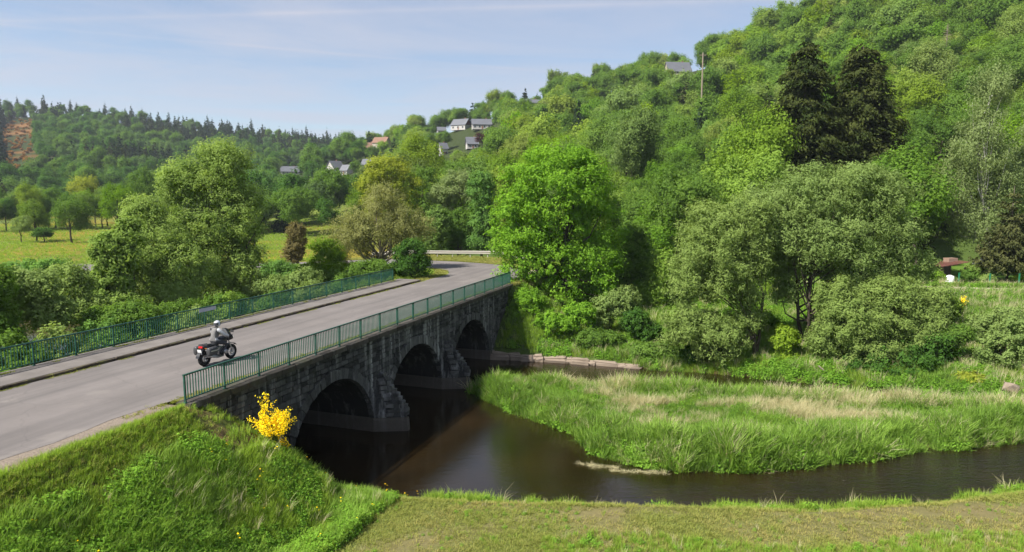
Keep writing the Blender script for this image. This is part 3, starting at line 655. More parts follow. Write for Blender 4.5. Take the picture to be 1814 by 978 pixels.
def trunk_mesh(name, h_, r, pcs, m, seed, lean=(0, 0), n_limb=14, stems=1, fork=0.3, wig=0.5):
    g = np.random.default_rng(seed+99); mb = MB(); tops = []
    for s in range(stems):
        a = 2*math.pi*s/stems+g.random(); sp = 0.0 if stems == 1 else 0.13*h_*(0.5+g.random())
        pts = []
        for k in range(6):
            f = k/5; pts.append((math.cos(a)*sp*f+lean[0]*f*f+g.normal()*0.03*h_*wig*(0 < k), math.sin(a)*sp*f+lean[1]*f*f+g.normal()*0.03*h_*wig*(0 < k), h_*f*(0.88 if stems == 1 else 0.68)-0.5*(k == 0)))
        rad = [r*(1.25 if k == 0 else 1-0.16*k) for k in range(6)]
        mb.tube(pts, [x/(1 if stems == 1 else 1.35) for x in rad], 7); tops.append(pts)
    if len(pcs):
        for j in g.choice(len(pcs), min(n_limb, len(pcs)), replace=False):
            e = pcs[j]; pts = tops[j % stems]; f = np.clip((e[2]/h_-0.22)*0.9, fork*0.7, 0.92)*5; i = int(min(f, 4)); fr = f-i
            s0 = np.array(pts[i])*(1-fr)+np.array(pts[i+1])*fr; mid = s0*0.5+e*0.5+np.array([0, 0, -0.06*h_])+g.normal(size=3)*0.25
            rr = r*(1-0.16*f)*0.45; mb.tube([s0, mid, e], [rr, rr*0.6, rr*0.15], 5, False)
    return mb.mesh(name, m, True)
def tree(name, label, cat, px, Y, lobes, kind, n_puff, puff_r, n_leaf, ln, wd, seed, base=None, trunk_r=0.25, bark=None, group=None, stems=1, n_limb=14, lean=(0, 0), htr=None, **kw):
    x, y, z = atY(px, Y) if base is None else base
    r = thing(name, label, cat, (x, y, z-0.05), 0, group)
    v, q, tint, pc = crown_cloud(lobes, n_puff, puff_r, n_leaf, ln, wd, seed, **kw)
    h_ = htr or float(np.max(np.array(lobes)[:, 2]+np.array(lobes)[:, 5]*0.6))
    link('trunk', trunk_mesh('trunk', h_, trunk_r, pc, bark or M_BARK, seed, lean, n_limb, stems), r)
    link('crown', np_mesh('crown', v, q, LM[kind], tint), r)
    return r
def px_lobes(px0, Y, zb, spec):
    """crown lobes given as (px, py, half width px, half height px, depth offset m) on the survey photo -> metres from the tree foot"""
    s = Y/1209; x0 = (px0-907)*s*1.0; out = []
    for (cx, cyy, hw, hh, dy) in spec:
        k = (Y+dy)/Y; out.append(((cx-907)*s*k-x0, dy, topz(cx, cyy, Y+dy)-zb, hw*s, max(hw*s*0.85, 0.8), hh*s))
    return out
def ptree(name, label, cat, px, Y, spec, kind, n_puff, puff_r, n_leaf, ln, wd, seed, **kw):
    x, y, z = atY(px, Y); x = (px-907)/1209*Y; lob = px_lobes(px, Y, z, spec)
    return tree(name, label, cat, px, Y, lob, kind, n_puff, puff_r, n_leaf, ln, wd, seed, base=(x, Y, z), **kw)
def spruce_cloud(H, Rm, n_leaf, ln, wd, seed, droop=0.25, low=0.06, gap=0.0, shape=0.85):
    g = np.random.default_rng(seed); nb = max(30, int(H*(11 if n_leaf < 40000 else 20)))
    bz = low+(1-low)*(1-g.random(nb)**(0.5 if n_leaf < 40000 else 0.78))*0.985; ba = g.random(nb)*2*np.pi
    bl = Rm*(1-bz)**shape*(0.7+0.5*g.random(nb))*np.minimum(1, 0.55+bz*6)+0.12
    wts = bl**(1.35 if n_leaf < 40000 else 1.1); bi = g.choice(nb, n_leaf, p=wts/wts.sum()); s = g.random(n_leaf)**0.7
    d = np.stack([np.cos(ba), np.sin(ba)], 1)[bi]; side = np.stack([-d[:, 1], d[:, 0]], 1)
    lat = g.normal(size=n_leaf)*(0.05+0.16*bl[bi]*(1-s*0.6))
    c = np.empty((n_leaf, 3)); c[:, :2] = d*(bl[bi]*s)[:, None]+side*lat[:, None]
    c[:, 2] = bz[bi]*H+bl[bi]*(0.18*s-droop*2.0*s*s+0.28*s**5)-np.abs(g.normal(size=n_leaf))*0.10*bl[bi]-np.abs(lat)*0.25
    nrm = unit(np.concatenate([d*0.5, np.full((n_leaf, 1), 0.75)], 1)+0.55*g.normal(size=(n_leaf, 3)))
    tan = np.concatenate([d, np.full((n_leaf, 1), -0.8)], 1)+0.4*g.normal(size=(n_leaf, 3))
    v, q = leaves(c, nrm, tan, ln*(0.6+0.8*g.random(n_leaf)), wd*(0.6+0.8*g.random(n_leaf))*1.1, g, tri=True)
    bt = g.random(nb)*0.6; return v, q, np.repeat(bt[bi]+0.4*g.random(n_leaf), 3)
def spruce(name, label, base, H, Rm, kind, n_leaf, ln, wd, seed, group=None, trunk_r=None, **kw):
    r = thing(name, label, 'tree', (base[0], base[1], base[2]-0.1), 0, group); tr = trunk_r or H*0.013
    MB().tube([(0, 0, -0.4), (0, 0, H*0.5), (0, 0, H*0.97)], [tr, tr*0.6, 0.03], 7).build('trunk', M_BARK, r, True)
    v, q, t = spruce_cloud(H, Rm, n_leaf, ln, wd, seed, **kw); link('crown', np_mesh('crown', v, q, LM[kind], t), r); return r

# ------------------------------------------------------------------ the trees one can tell apart
def gz_early(x, y): return float(height(np.array([x]), np.array([y]))[0])
ptree('round_tree', 'big round bright green broadleaf tree at the far end of the bridge', 'tree', 1000, 60,
      [(985, 345, 112, 95, 0), (930, 400, 72, 90, -0.8), (1045, 400, 70, 95, 0.5), (955, 480, 82, 85, -1), (1045, 490, 68, 78, -0.5), (1000, 300, 80, 54, 0.2), (945, 545, 52, 40, -1.4), (1010, 555, 64, 38, -1.2)], 'round', 620, 0.8, 84000, 0.205, 0.135, 11, trunk_r=0.42, n_limb=40, shell=0.35)
ptree('willow_tree', 'largest domed grey-green willow with dark leaning trunks on the far bank', 'tree', 1438, 50.5,
      [(1445, 350, 100, 66, 0), (1545, 355, 88, 72, 0.5), (1580, 440, 72, 85, 0.3), (1490, 425, 95, 70, -1.0), (1380, 405, 75, 65, -0.2), (1610, 520, 50, 85, 0.4), (1510, 320, 70, 38, 0.2), (1395, 465, 50, 50, 0.6), (1525, 500, 85, 60, 0.2), (1350, 370, 50, 55, 0.4), (1640, 480, 30, 60, 0.5), (1400, 520, 34, 50, 0.3), (1440, 435, 80, 45, -0.6), (1350, 460, 45, 60, 0.2)], 'willow2', 900, 0.75, 135000, 0.24, 0.066, 21, trunk_r=0.2, stems=3, n_limb=34, shell=0.25, sub=12)
ptree('willow_tree', 'olive willow with ragged crown leaning between the round tree and the domed willow', 'tree', 1345, 49,
      [(1270, 405, 78, 62, 0), (1325, 385, 58, 52, 0.5), (1232, 500, 62, 58, -0.5), (1295, 495, 62, 58, -0.6), (1215, 585, 46, 55, -0.8), (1275, 595, 62, 60, -0.8), (1325, 450, 48, 60, 0), (1328, 550, 38, 70, -0.3), (1262, 450, 82, 55, -0.2)], 'willow', 700, 0.65, 98000, 0.23, 0.064, 22, trunk_r=0.17, stems=2, n_limb=26, lean=(-1.0, 0), shell=0.25, sub=12)
ptree('willow_shrub', 'low broad willow shrub spreading under the domed willow, above dark undergrowth', 'shrub', 1545, 47.5,
      [(1520, 570, 66, 62, -0.5), (1585, 550, 66, 75, 0), (1490, 530, 42, 50, 0.3), (1640, 590, 62, 62, -0.2), (1550, 625, 80, 42, -0.3), (1665, 540, 36, 50, 0.2), (1470, 600, 36, 40, 0)], 'willow', 520, 0.6, 86000, 0.225, 0.064, 23, trunk_r=0.12, stems=3, n_limb=18, sub=11)
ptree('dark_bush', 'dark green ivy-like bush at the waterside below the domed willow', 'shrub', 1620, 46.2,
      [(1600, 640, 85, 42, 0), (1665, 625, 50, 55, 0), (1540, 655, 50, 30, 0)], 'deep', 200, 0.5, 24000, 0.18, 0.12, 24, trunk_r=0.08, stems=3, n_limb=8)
def pspruce(name, label, px, pytop, Y, wpx, kind, n_leaf, ln, wd, seed, **kw):
    x, y, z = (px-907)/1209*Y, Y, 0; z = float(height(np.array([x]), np.array([y]))[0])
    return spruce(name, label, (x, y, z), topz(px, pytop, Y)-z, wpx/2/1209*Y, kind, n_leaf, ln, wd, seed, **kw)
pspruce('spruce_tree', 'tall dark olive spruce, the one nearer the round tree of the dark pair', 1414, 66, 84, 230, 'spruce', 90000, 0.56, 0.22, 31, droop=0.36, shape=0.5)
pspruce('spruce_tree', 'tall spruce with brownish top, the one nearer the birch of the dark pair', 1510, 66, 85, 235, 'spruce', 90000, 0.56, 0.22, 32, droop=0.36, shape=0.5)
pspruce('spruce_tree', 'thin sparse young spruce in front of the birch by the garden', 1790, 322, 71, 120, 'spruce_brown', 13000, 0.42, 0.14, 33, droop=0.1, low=0.14, shape=0.9)
ptree('birch_tree', 'tall pale birch with white trunk and drooping twigs at the garden', 'tree', 1734, 76,
      [(1735, 170, 42, 75, 0), (1725, 260, 62, 75, 0), (1690, 330, 40, 70, 0), (1760, 330, 50, 75, 0), (1730, 390, 55, 50, 0)], 'birch', 380, 0.9, 52000, 0.24, 0.10, 41, trunk_r=0.26, bark=M_BIRCH, n_limb=40, droop=0.9, shell=0.2)
ptree('birch_tree', 'second drooping birch cut off by the picture edge, behind the young spruce', 'tree', 1835, 80,
      [(1835, 230, 50, 75, 0), (1825, 330, 62, 85, 0), (1850, 400, 50, 60, 0), (1800, 290, 30, 60, 0)], 'birch', 300, 0.9, 36000, 0.24, 0.10, 42, trunk_r=0.24, bark=M_BIRCH, n_limb=26, droop=0.9, shell=0.2)
# left of the bridge
ptree('willow_tree', 'tall domed yellow-green willow behind the footway railing', 'tree', 395, 56,
      [(402, 300, 58, 62, 0), (335, 330, 60, 56, -0.3), (420, 385, 64, 75, 0.5), (345, 410, 68, 70, -0.6), (432, 470, 48, 65, 0), (370, 485, 65, 58, -0.5)], 'osier', 620, 0.75, 105000, 0.225, 0.075, 51, trunk_r=0.28, stems=2, n_limb=34, shell=0.25, sub=12)
ptree('willow_tree', 'shorter yellow-green willow just before the tall domed one, behind the footway railing', 'tree', 270, 50,
      [(275, 440, 62, 62, 0), (235, 480, 55, 55, -0.6), (320, 470, 55, 60, 0.2), (260, 380, 42, 40, 0.4), (300, 530, 60, 40, -1)], 'osier', 460, 0.68, 74000, 0.21, 0.072, 52, trunk_r=0.2, stems=3, n_limb=22, sub=11)
ptree('leafy_tree', 'fresh green broad-leaved small tree behind the railing, before the willows', 'tree', 195, 46,
      [(200, 450, 45, 50, 0), (185, 510, 50, 45, 0), (230, 410, 28, 32, 0.3), (215, 550, 55, 35, -0.5)], 'spring', 240, 0.55, 30000, 0.19, 0.125, 53, trunk_r=0.15, stems=2, n_limb=16)
for i, (px, Y, spec, kd, lab) in enumerate([
    (40, 36, [(40, 510, 60, 42, 0), (5, 540, 50, 45, 0), (70, 555, 55, 40, 0)], 'willow2', 'grey-green willow bush behind the railing at the picture edge'),
    (120, 40, [(115, 500, 48, 40, 0), (135, 550, 60, 38, 0), (90, 540, 40, 35, 0)], 'willow', 'olive willow bush behind the railing, second from the picture edge'),
    (-70, 33, [(-60, 510, 80, 60, 0), (-20, 580, 50, 50, 0)], 'mid', 'leafy bush cut off by the picture edge behind the railing'),
    (30, 46, [(30, 480, 70, 22, 0), (-20, 490, 60, 25, 0), (90, 475, 40, 18, 0)], 'blue', 'low pale bush before the yellow pasture'),
    (175, 38, [(180, 570, 60, 30, 0), (230, 560, 55, 30, 0.5)], 'mid', 'low leafy bush against the railing beside the willow bushes'),
    (330, 45, [(330, 555, 60, 28, 0), (280, 565, 55, 24, 0), (390, 540, 50, 26, 0.6)], 'mid', 'low bush against the railing level with the motorcycle'),
    (470, 55, [(455, 520, 50, 25, 0), (500, 510, 45, 25, 0), (540, 495, 40, 25, 0.5)], 'willow2', 'low grey-green bush against the railing beside the tall willow'),
    (575, 62, [(575, 450, 38, 35, 0), (600, 480, 45, 22, -1), (555, 485, 40, 22, -1)], 'spring', 'bright green bush before the budding tan tree'),
    (640, 60, [(640, 480, 40, 18, 0), (600, 490, 35, 15, 0), (670, 475, 30, 18, 0)], 'mid', 'low leafy bush at the foot of the budding tan tree'),
    (726, 61, [(728, 450, 32, 32, 0), (715, 475, 28, 20, -0.3), (745, 470, 22, 25, 0)], 'deep', 'dark rounded bush where the footway railing ends'),
    (525, 78, [(525, 425, 20, 35, 0), (518, 450, 22, 22, 0)], 'red', 'reddish brown shrub beside the pasture gap'),
    (510, 68, [(490, 480, 35, 22, 0), (520, 490, 35, 20, 0)], 'blue', 'pale low shrub below the pasture gap')]):
    ptree('leafy_bush', lab, 'shrub', px, Y, spec, kd, 160, 0.48, 17000, 0.17, 0.10, 60+i, trunk_r=0.07, stems=3, n_limb=8)
for i, (uu, vv, hh, ww, kd, lab) in enumerate([(-7, -13, 3.6, 2.6, 'mid', 'leafy bush behind the start of the footway railing'), (-3.5, -12.6, 3.9, 2.4, 'willow', 'olive bush behind the footway railing, nearest the picture edge'), (-0.5, -12.4, 3.6, 2.2, 'willow2', 'grey-green bush pressed against the footway railing'), (2.2, -12.8, 4.2, 2.4, 'mid', 'rounded green bush behind the railing before the motorcycle'), (5, -12.8, 3.8, 2.3, 'willow', 'olive bush behind the railing over the river edge'), (8, -13.5, 3.2, 2.4, 'blue', 'pale green bush beside the river behind the railing'), (11, -13.2, 2.8, 2.3, 'mid', 'low green bush behind the railing at the first arch'), (14.5, -13.6, 2.6, 2.2, 'willow2', 'low grey bush behind the railing at the middle arch'), (18, -13.5, 3.0, 2.3, 'spring', 'bright low bush behind the notice on the railing'), (22, -13.4, 3.0, 2.3, 'mid', 'low bush behind the far half of the footway railing'), (26, -13.2, 3.2, 2.3, 'willow', 'olive low bush near the far end of the footway railing'), (30, -13, 3.0, 2.3, 'spring', 'fresh low bush at the far end of the footway railing')]):
    p_ = BW(uu, vv); z_ = min(max(gz_early(p_.x, p_.y), 0.0), 3.0); top = DECK+0.2+hh*0.3-z_
    tree('leafy_bush', lab, 'shrub', 0, 0, [(0, 0, top*0.55, ww*0.75, ww*0.75, top*0.45), (ww*0.5, 0.3, top*0.45, ww*0.6, ww*0.6, top*0.4), (-ww*0.5, -0.3, top*0.42, ww*0.6, ww*0.6, top*0.4)], kd, 130, 0.48, 14000, 0.165, 0.095, 180+i, base=(p_.x, p_.y, z_), trunk_r=0.06, stems=3, n_limb=6)
ptree('budding_tree', 'wide tan tree just coming into leaf left of the road bend', 'tree', 672, 68,
      [(672, 400, 75, 55, 0), (620, 420, 55, 48, 0), (725, 405, 52, 48, 0.5), (680, 355, 48, 38, 0.4), (590, 450, 35, 35, 0)], 'tan', 420, 0.75, 52000, 0.165, 0.07, 80, trunk_r=0.22, bark=M_TWIG, stems=3, n_limb=60, shell=0.25, sub=12)
ptree('leafy_tree', 'yellow-green tree rising behind the budding tan tree', 'tree', 690, 108,
      [(690, 300, 45, 30, 0), (670, 330, 40, 30, 0), (715, 330, 40, 32, 0), (690, 360, 55, 30, 0)], 'yellow', 180, 0.95, 20000, 0.28, 0.18, 81, trunk_r=0.3)
for i, (px, Y, spec, kd, lab) in enumerate([
    (812, 92, [(812, 405, 45, 42, 0), (790, 420, 30, 30, 0), (840, 420, 30, 28, 0)], 'mid', 'dense mid green tree behind the pale guardrail'),
    (855, 90, [(852, 340, 28, 45, 0), (860, 395, 32, 40, 0), (845, 430, 30, 20, 0)], 'blue', 'upright blue-green tree beside the big round tree'),
    (775, 88, [(775, 400, 25, 40, 0), (765, 430, 25, 22, 0)], 'spring', 'slim green tree behind the near end of the guardrail'),
    (900, 96, [(895, 400, 35, 50, 0), (890, 330, 35, 40, 0)], 'spring', 'green tree half hidden behind the big round tree'),
    (815, 112, [(815, 330, 38, 36, 0), (840, 350, 30, 30, 0), (785, 350, 30, 30, 0)], 'birch', 'pale green tree on the slope above the road bend'),
    (750, 118, [(750, 330, 40, 42, 0), (770, 370, 35, 35, 0), (730, 370, 30, 35, 0)], 'mid', 'dark green tree between the budding tan tree and the slope'),
    (1125, 66, [(1120, 430, 35, 45, 0), (1140, 470, 38, 40, 0), (1105, 480, 30, 35, -0.5)], 'mid', 'dark green tree in the gap beside the big round tree'),
    (1165, 62, [(1160, 530, 28, 40, 0), (1175, 480, 25, 40, 0)], 'spring', 'narrow green tree between the round tree and the olive willow')]):
    ptree('leafy_tree', lab, 'tree', px, Y, spec, kd, 190, 0.8, 22000, 0.23, 0.15, 90+i, trunk_r=0.2)
# shrubs and weeds of the far bank
for i, (px, Y, spec, kd, lab) in enumerate([
    (1085, 55, [(1085, 545, 38, 32, 0), (1110, 530, 30, 30, 0), (1065, 570, 28, 22, 0)], 'willow2', 'grey-green shrub below the big round tree'),
    (1150, 50.5, [(1150, 625, 38, 20, 0), (1190, 618, 30, 20, 0), (1210, 630, 26, 16, 0)], 'spring', 'bright green waterside bush under the olive willow'),
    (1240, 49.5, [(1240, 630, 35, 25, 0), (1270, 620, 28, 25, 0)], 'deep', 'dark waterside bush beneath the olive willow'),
    (1405, 48.5, [(1400, 600, 28, 30, 0), (1400, 640, 30, 24, 0), (1375, 655, 28, 18, 0)], 'spring', 'lit green bush between the willow trunks'),
    (1470, 47.5, [(1470, 650, 38, 18, 0), (1505, 655, 32, 18, 0)], 'mid', 'low leafy bush at the water below the domed willow'),
    (1795, 45, [(1790, 620, 48, 42, 0), (1825, 600, 45, 50, 0), (1770, 655, 30, 22, 0)], 'willow2', 'leafy bush at the picture edge above the island'),
    (1700, 46, [(1690, 600, 25, 22, 0), (1715, 590, 22, 18, 0)], 'mid', 'small bush on the slope beside the dark waterside bush'),
    (1745, 43, [(1740, 675, 28, 16, 0)], 'yellow', 'low yellowish bush at the end of the back channel'),
    (1000, 54, [(985, 575, 45, 28, 0), (1030, 560, 35, 30, 0)], 'round', 'low scrub on the bank under the big round tree'),
    (935, 55.5, [(935, 535, 34, 30, 0), (915, 555, 25, 20, 0), (960, 560, 28, 22, 0)], 'round', 'bright bush on the slope just past the bridge end'),
    (1055, 52.5, [(1050, 600, 36, 20, 0), (1085, 600, 28, 18, 0)], 'mid', 'low leafy bush above the pale stone footing'),
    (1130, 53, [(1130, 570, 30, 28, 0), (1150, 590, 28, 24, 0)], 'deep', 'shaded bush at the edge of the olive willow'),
    (1760, 50, [(1760, 575, 40, 25, 0), (1800, 565, 40, 25, 0)], 'willow2', 'grey-green scrub on the slope below the garden'),
    (1690, 53, [(1690, 545, 26, 22, 0), (1670, 560, 24, 20, 0)], 'spring', 'green bush beside the distant small broom'),
    (1320, 55, [(1320, 560, 35, 25, 0), (1360, 570, 30, 22, 0)], 'spring', 'bright bush on the bank behind the leaning trunks')]):
    ptree('bank_bush', lab, 'shrub', px, Y, spec, kd, 120, 0.42, 12000, 0.16, 0.105, 120+i, trunk_r=0.06, stems=3, n_limb=6)

# ------------------------------------------------------------------ houses on the slope
M_WHITE = plain('white_render', (0.42, 0.40, 0.38), 0.85, 0.2, 0, 0.1, 1.0)
M_CREAM = plain('cream_render', (0.38, 0.33, 0.27), 0.85, 0.2, 0, 0.12, 1.0)
M_SLATE = plain('slate_roof', (0.105, 0.11, 0.125), 0.55, 0.4, 0, 0.25, 2.0)
M_TILE = plain('brown_tile_roof', (0.20, 0.115, 0.08), 0.8, 0.2, 0, 0.25, 2.0)
M_RED = plain('red_boards', (0.11, 0.03, 0.02), 0.8, 0.2, 0, 0.25, 2.0)
M_GLASS = plain('window_glass', (0.03, 0.035, 0.045), 0.12, 0.6)
M_BRICK = plain('brick_chimney', (0.24, 0.13, 0.09), 0.9, 0.2)
HOUSES = []
def house(label, px, py, wpx, hw, rz, wall, roof, gable=None, depth=8.0, roofh=0.42, Y=None, chimney=True):
    """px, py: foot of the wall on the survey photo; wpx: length there; hw: wall height in m"""
    x, y, z = hit(px, py, 60); w_ = 0.86*wpx/1209*y; kz = 0.88*min(1.0, y/400); d = depth*kz; hw = hw*kz
    r = thing('house', label, 'house', (x, y, z-0.3), rz, 'houses on the valley side'); hw += 0.3
    rh = d*roofh; e = 0.45
    b = MB(); b.box((0, 0, hw/2), (w_, d, hw)); b.build('wall', wall, r)
    for s in (-1, 1):
        b = MB(); b.add([(s*w_/2, -d/2, hw), (s*w_/2, d/2, hw), (s*w_/2, 0, hw+rh), (s*(w_/2-.2), -d/2, hw), (s*(w_/2-.2), d/2, hw), (s*(w_/2-.2), 0, hw+rh)], [(0, 1, 2), (5, 4, 3), (0, 3, 4, 1), (1, 4, 5, 2), (2, 5, 3, 0)]); b.build('gable', gable or wall, r)
    b = MB()
    for s in (-1, 1):
        sl = math.atan2(rh, d/2); nx = math.hypot(rh, d/2)+e
        mt = Matrix.Rotation(-s*sl, 4, 'X'); cy_ = s*(d/2+e*math.cos(sl))/2; cz_ = hw+rh/2-e*math.sin(sl)/2+0.12
        b.box((0, cy_, cz_), (w_+2*e, nx, 0.2), 0, mt)
    rf = b.build('roof', roof, r)
    if chimney: MB().box((w_*0.25, 0.8, hw+rh+0.2), (0.7*kz, 0.7*kz, 1.6*kz)).build('chimney', M_BRICK, rf)
    k = max(2, int(w_/3/kz))
    for i in range(k):
        xx = -w_/2+w_*(i+0.5)/k
        fo = MB().box((xx, -d/2-0.03, 0.3+1.5*kz), (1.15*kz, 0.1, 1.3*kz)).build('window', M_WHITE, r); MB().box((xx, -d/2-0.07, 0.3+1.5*kz), (0.95*kz, 0.1, 1.1*kz)).build('pane', M_GLASS, fo)
    MB().box((w_*0.02, -d/2-0.04, 0.3+1.0*kz), (0.95*kz, 0.1, 2.0*kz)).build('door', M_BRICK, r)
    HOUSES.append((px, py, wpx, y)); return r
house('low grey-roofed house beside the farthest pasture', 514, 310, 34, 2.6, 0.3, M_WHITE, M_SLATE, roofh=0.5)
house('white house with slate roof in the valley village, beside a second white gable', 594, 306, 26, 3.0, 0.9, M_WHITE, M_SLATE, roofh=0.55)
house('small white gable house next to the village slate roof', 614, 310, 18, 2.8, -0.5, M_WHITE, M_SLATE, roofh=0.6, depth=6, chimney=False)
house('brown-roofed long house on the skyline saddle', 650, 252, 34, 2.6, 0.2, M_CREAM, M_TILE, roofh=0.45)
house('two-storey brown-roofed house at the saddle with cream balcony wall', 676, 258, 30, 4.6, -0.35, M_CREAM, M_TILE, roofh=0.5)
house('small white cottage leftmost in the hillside terrace', 782, 234, 16, 2.6, 0.2, M_WHITE, M_SLATE, chimney=False, depth=6)
house('slate-roofed white house with dark red gable on the hillside terrace', 817, 231, 34, 3.0, -0.5, M_WHITE, M_SLATE, M_RED, roofh=0.5)
house('long white house with slate roof at the end of the hillside terrace', 853, 230, 38, 2.8, 0.12, M_WHITE, M_SLATE, roofh=0.45)
house('white cottage with slate roof below the dark copper tree', 836, 264, 22, 2.8, 0.2, M_WHITE, M_SLATE, roofh=0.55)
house('tall narrow white house below the terrace cottages', 785, 276, 14, 4.2, 0.5, M_WHITE, M_SLATE, roofh=0.6, depth=6)
house('white house alone near the wooded ridge line', 942, 178, 34, 2.6, 0.25, M_WHITE, M_SLATE, roofh=0.3)
house('grey slate roof alone near the ridge beside the pole', 1200, 122, 46, 1.8, 0.12, M_CREAM, M_SLATE, roofh=0.6, depth=11)
house('grey roof half hidden above the budding tree', 655, 300, 26, 2.6, -0.2, M_WHITE, M_SLATE, roofh=0.45)

# ------------------------------------------------------------------ woods: prototypes, single trees, and the farther mass
def proto_mesh(name, lobes, kind, n_puff, puff_r, n_leaf, ln, wd, seed, h_, tr, **kw):
    v, q, t, pc = crown_cloud(lobes, n_puff, puff_r, n_leaf, ln, wd, seed, **kw)
    cm = np_mesh(name+'_crown', v, q, LM[kind], t); tm = trunk_mesh(name+'_trunk', h_, tr, pc, M_BARK, seed, n_limb=9)
    return cm, tm
def rlobes(seed, H, Wd):
    g = np.random.default_rng(seed); out = [(0, 0, H*0.62, Wd*0.40, Wd*0.40, H*0.34)]
    for k in range(5): a = g.random()*6.28; rr = Wd*0.24; out.append((math.cos(a)*rr, math.sin(a)*rr, H*(0.38+0.4*g.random()), Wd*0.27, Wd*0.27, H*0.22))
    return out
KINDS = ['spring', 'mid', 'spring', 'yellow', 'birch', 'deep']
NEARP = [proto_mesh('wood_tree', rlobes(300+i, 11+i % 3, 8.5), ['spring', 'mid', 'hazel', 'mid', 'spring'][i], 78, 1.3, 19000, 0.225, 0.15, 310+i, 10, 0.2, sub=14) for i in range(5)]
FARP = []
for i in range(8):
    v, q, t, pc = crown_cloud(rlobes(340+i, 11+i % 3, 9), 34, 1.6, 6000, 0.40, 0.27, 350+i, shell=0.45, sub=14)
    FARP.append(np_mesh('far_tree', v, q, LM[['spring', 'mid', 'hazel', 'mid', 'deep', 'mid', 'deep', 'far'][i]], t))
CONP = []
for i in range(4):
    v, q, t = spruce_cloud(13+1.5*i, 3.6, 1700, 1.2, 0.55, 370+i, droop=0.2); CONP.append(np_mesh('far_spruce', v, q, LM[['spruce_dark', 'spruce_dark', 'spruce', 'spruce_dark'][i]], t))
SCRUB = []
for i in range(2):
    v, q, t, pc = crown_cloud([(0, 0, 1.2, 1.6, 1.6, 1.2)], 10, 0.6, 400, 0.6, 0.4, 380+i); SCRUB.append(np_mesh('far_scrub', v, q, LM['scrub'], t))
def jitter_grid(x0, x1, y0, y1, s, g):
    X, Y = np.meshgrid(np.arange(x0, x1, s), np.arange(y0, y1, s)); n = X.size
    return X.ravel()+(g.random(n)-0.5)*s*0.95, Y.ravel()+(g.random(n)-0.5)*s*0.95
WOODS = []   # (kind, x, y, z, scale, hue, px, size on the photo)
def plant():
    g = np.random.default_rng(55)
    for (x0, x1, y0, y1, s, part) in ((-160, 300, 71, 200, 6.4, 0), (-260, 420, 200, 470, 7.6, 1), (-720, 60, 255, 830, 8.6, 2)):
        x, y = jitter_grid(x0, x1, y0, y1, s, g); t = x/y; px = 907+1209*t
        rf, rr_ = np.interp(t, HR_K, HR_F), np.interp(t, HR_K, HR_R); lf, lr = np.interp(t, HL_K, HL_F), np.interp(t, HL_K, HL_R)
        z = height(x, y); hz = hills(x, y)
        okR = (y > np.where((px > 960) & (px < 1640), 72, rf+4)) & (y < rr_+26) & (px > 420)
        okL = (y > lf) & (y < lr+14) & (px < 720) & ~okR
        ok = (okR if part < 2 else okL) & (px > -70) & (px < 1900)
        # pastures and clearings stay open
        ok &= ~((y > 195) & (y < 285) & (t > -0.345) & (t < -0.255) & (part < 2))
        ok &= ~((y > 60) & (y < 92) & (px > 1630)); ok &= ~((np.abs(px-1470) < 135) & (y < 94) & (y > 70))
        scar = (y > 360) & (px > 18) & (px < 78) & (y < 670)
        u = g.random(len(x))
        for i in np.nonzero(ok)[0]:
            sc = 0.62+0.72*g.random()**1.3; kind = 'b'
            if part == 2:
                cn_ = float(fbm(x[i], y[i], 110, 77)); f = (y[i]-lf[i])/(lr[i]-lf[i])
                if (px[i] > 230 and px[i] < 620 and f > 0.72 and u[i] < 0.85) or (cn_ > 0.58 and u[i] < 0.8) or (px[i] < 22) or (f > 0.93 and u[i] < 0.45): kind = 'c'
                if px[i] < 22: sc *= 1.25
                if scar[i] and f < 0.93:
                    kind = 's'; sc *= 1.1
            else:
                sc *= 1.15
                if u[i] < 0.05: kind = 'c'; sc *= 0.8
            if part < 2 and y[i] < 130 and kind == 'b': sc *= 0.95
            tp = z[i]+11*sc; qx, qy = to_px(x[i], y[i], tp); bx_, by_ = to_px(x[i], y[i], z[i])
            bad = False
            for (hx, hy, hwpx, hY) in HOUSES:
                rad = 4.5*sc/y[i]*1209
                if abs(qx-hx) < hwpx/2+rad*0.9 and y[i] < hY+7 and qy < hy-5 and by_ > hy-26: bad = True
            if bad:
                continue
            if qy < -60 or bx_ < -80: continue
            WOODS.append((kind, x[i], y[i], z[i], sc, g.random(), qx, 11*sc/y[i]))
plant()
singles = {'b': [], 'c': []}; mass = []
for k in ('b', 'c'):
    lst = sorted([t for t in WOODS if t[0] == k and -20 < t[6] < 1834], key=lambda t: -t[7])
    singles[k] = lst[:300]
keep = {id(t) for k in singles for t in singles[k]}
mass = [t for t in WOODS if id(t) not in keep]
gw = np.random.default_rng(5)
def zone(px, y, k):
    if k == 'c':
        if px < 640: return 'dark pointed conifer in the wood on the far left hill'
        return 'dark conifer among the broadleaf trees of the near hillside'
    if px < 640: return 'green broadleaf tree on the far side of the valley pasture'
    if px < 960: return 'broadleaf tree on the slope between the village houses and the road bend'
    if px < 1250: return 'broadleaf tree on the slope above and behind the big round tree'
    if px < 1420: return 'broadleaf tree on the slope behind the olive willow'
    if px < 1620: return 'broadleaf tree on the steep slope around the dark spruce pair'
    return 'broadleaf tree on the steep slope behind the birches and garden'
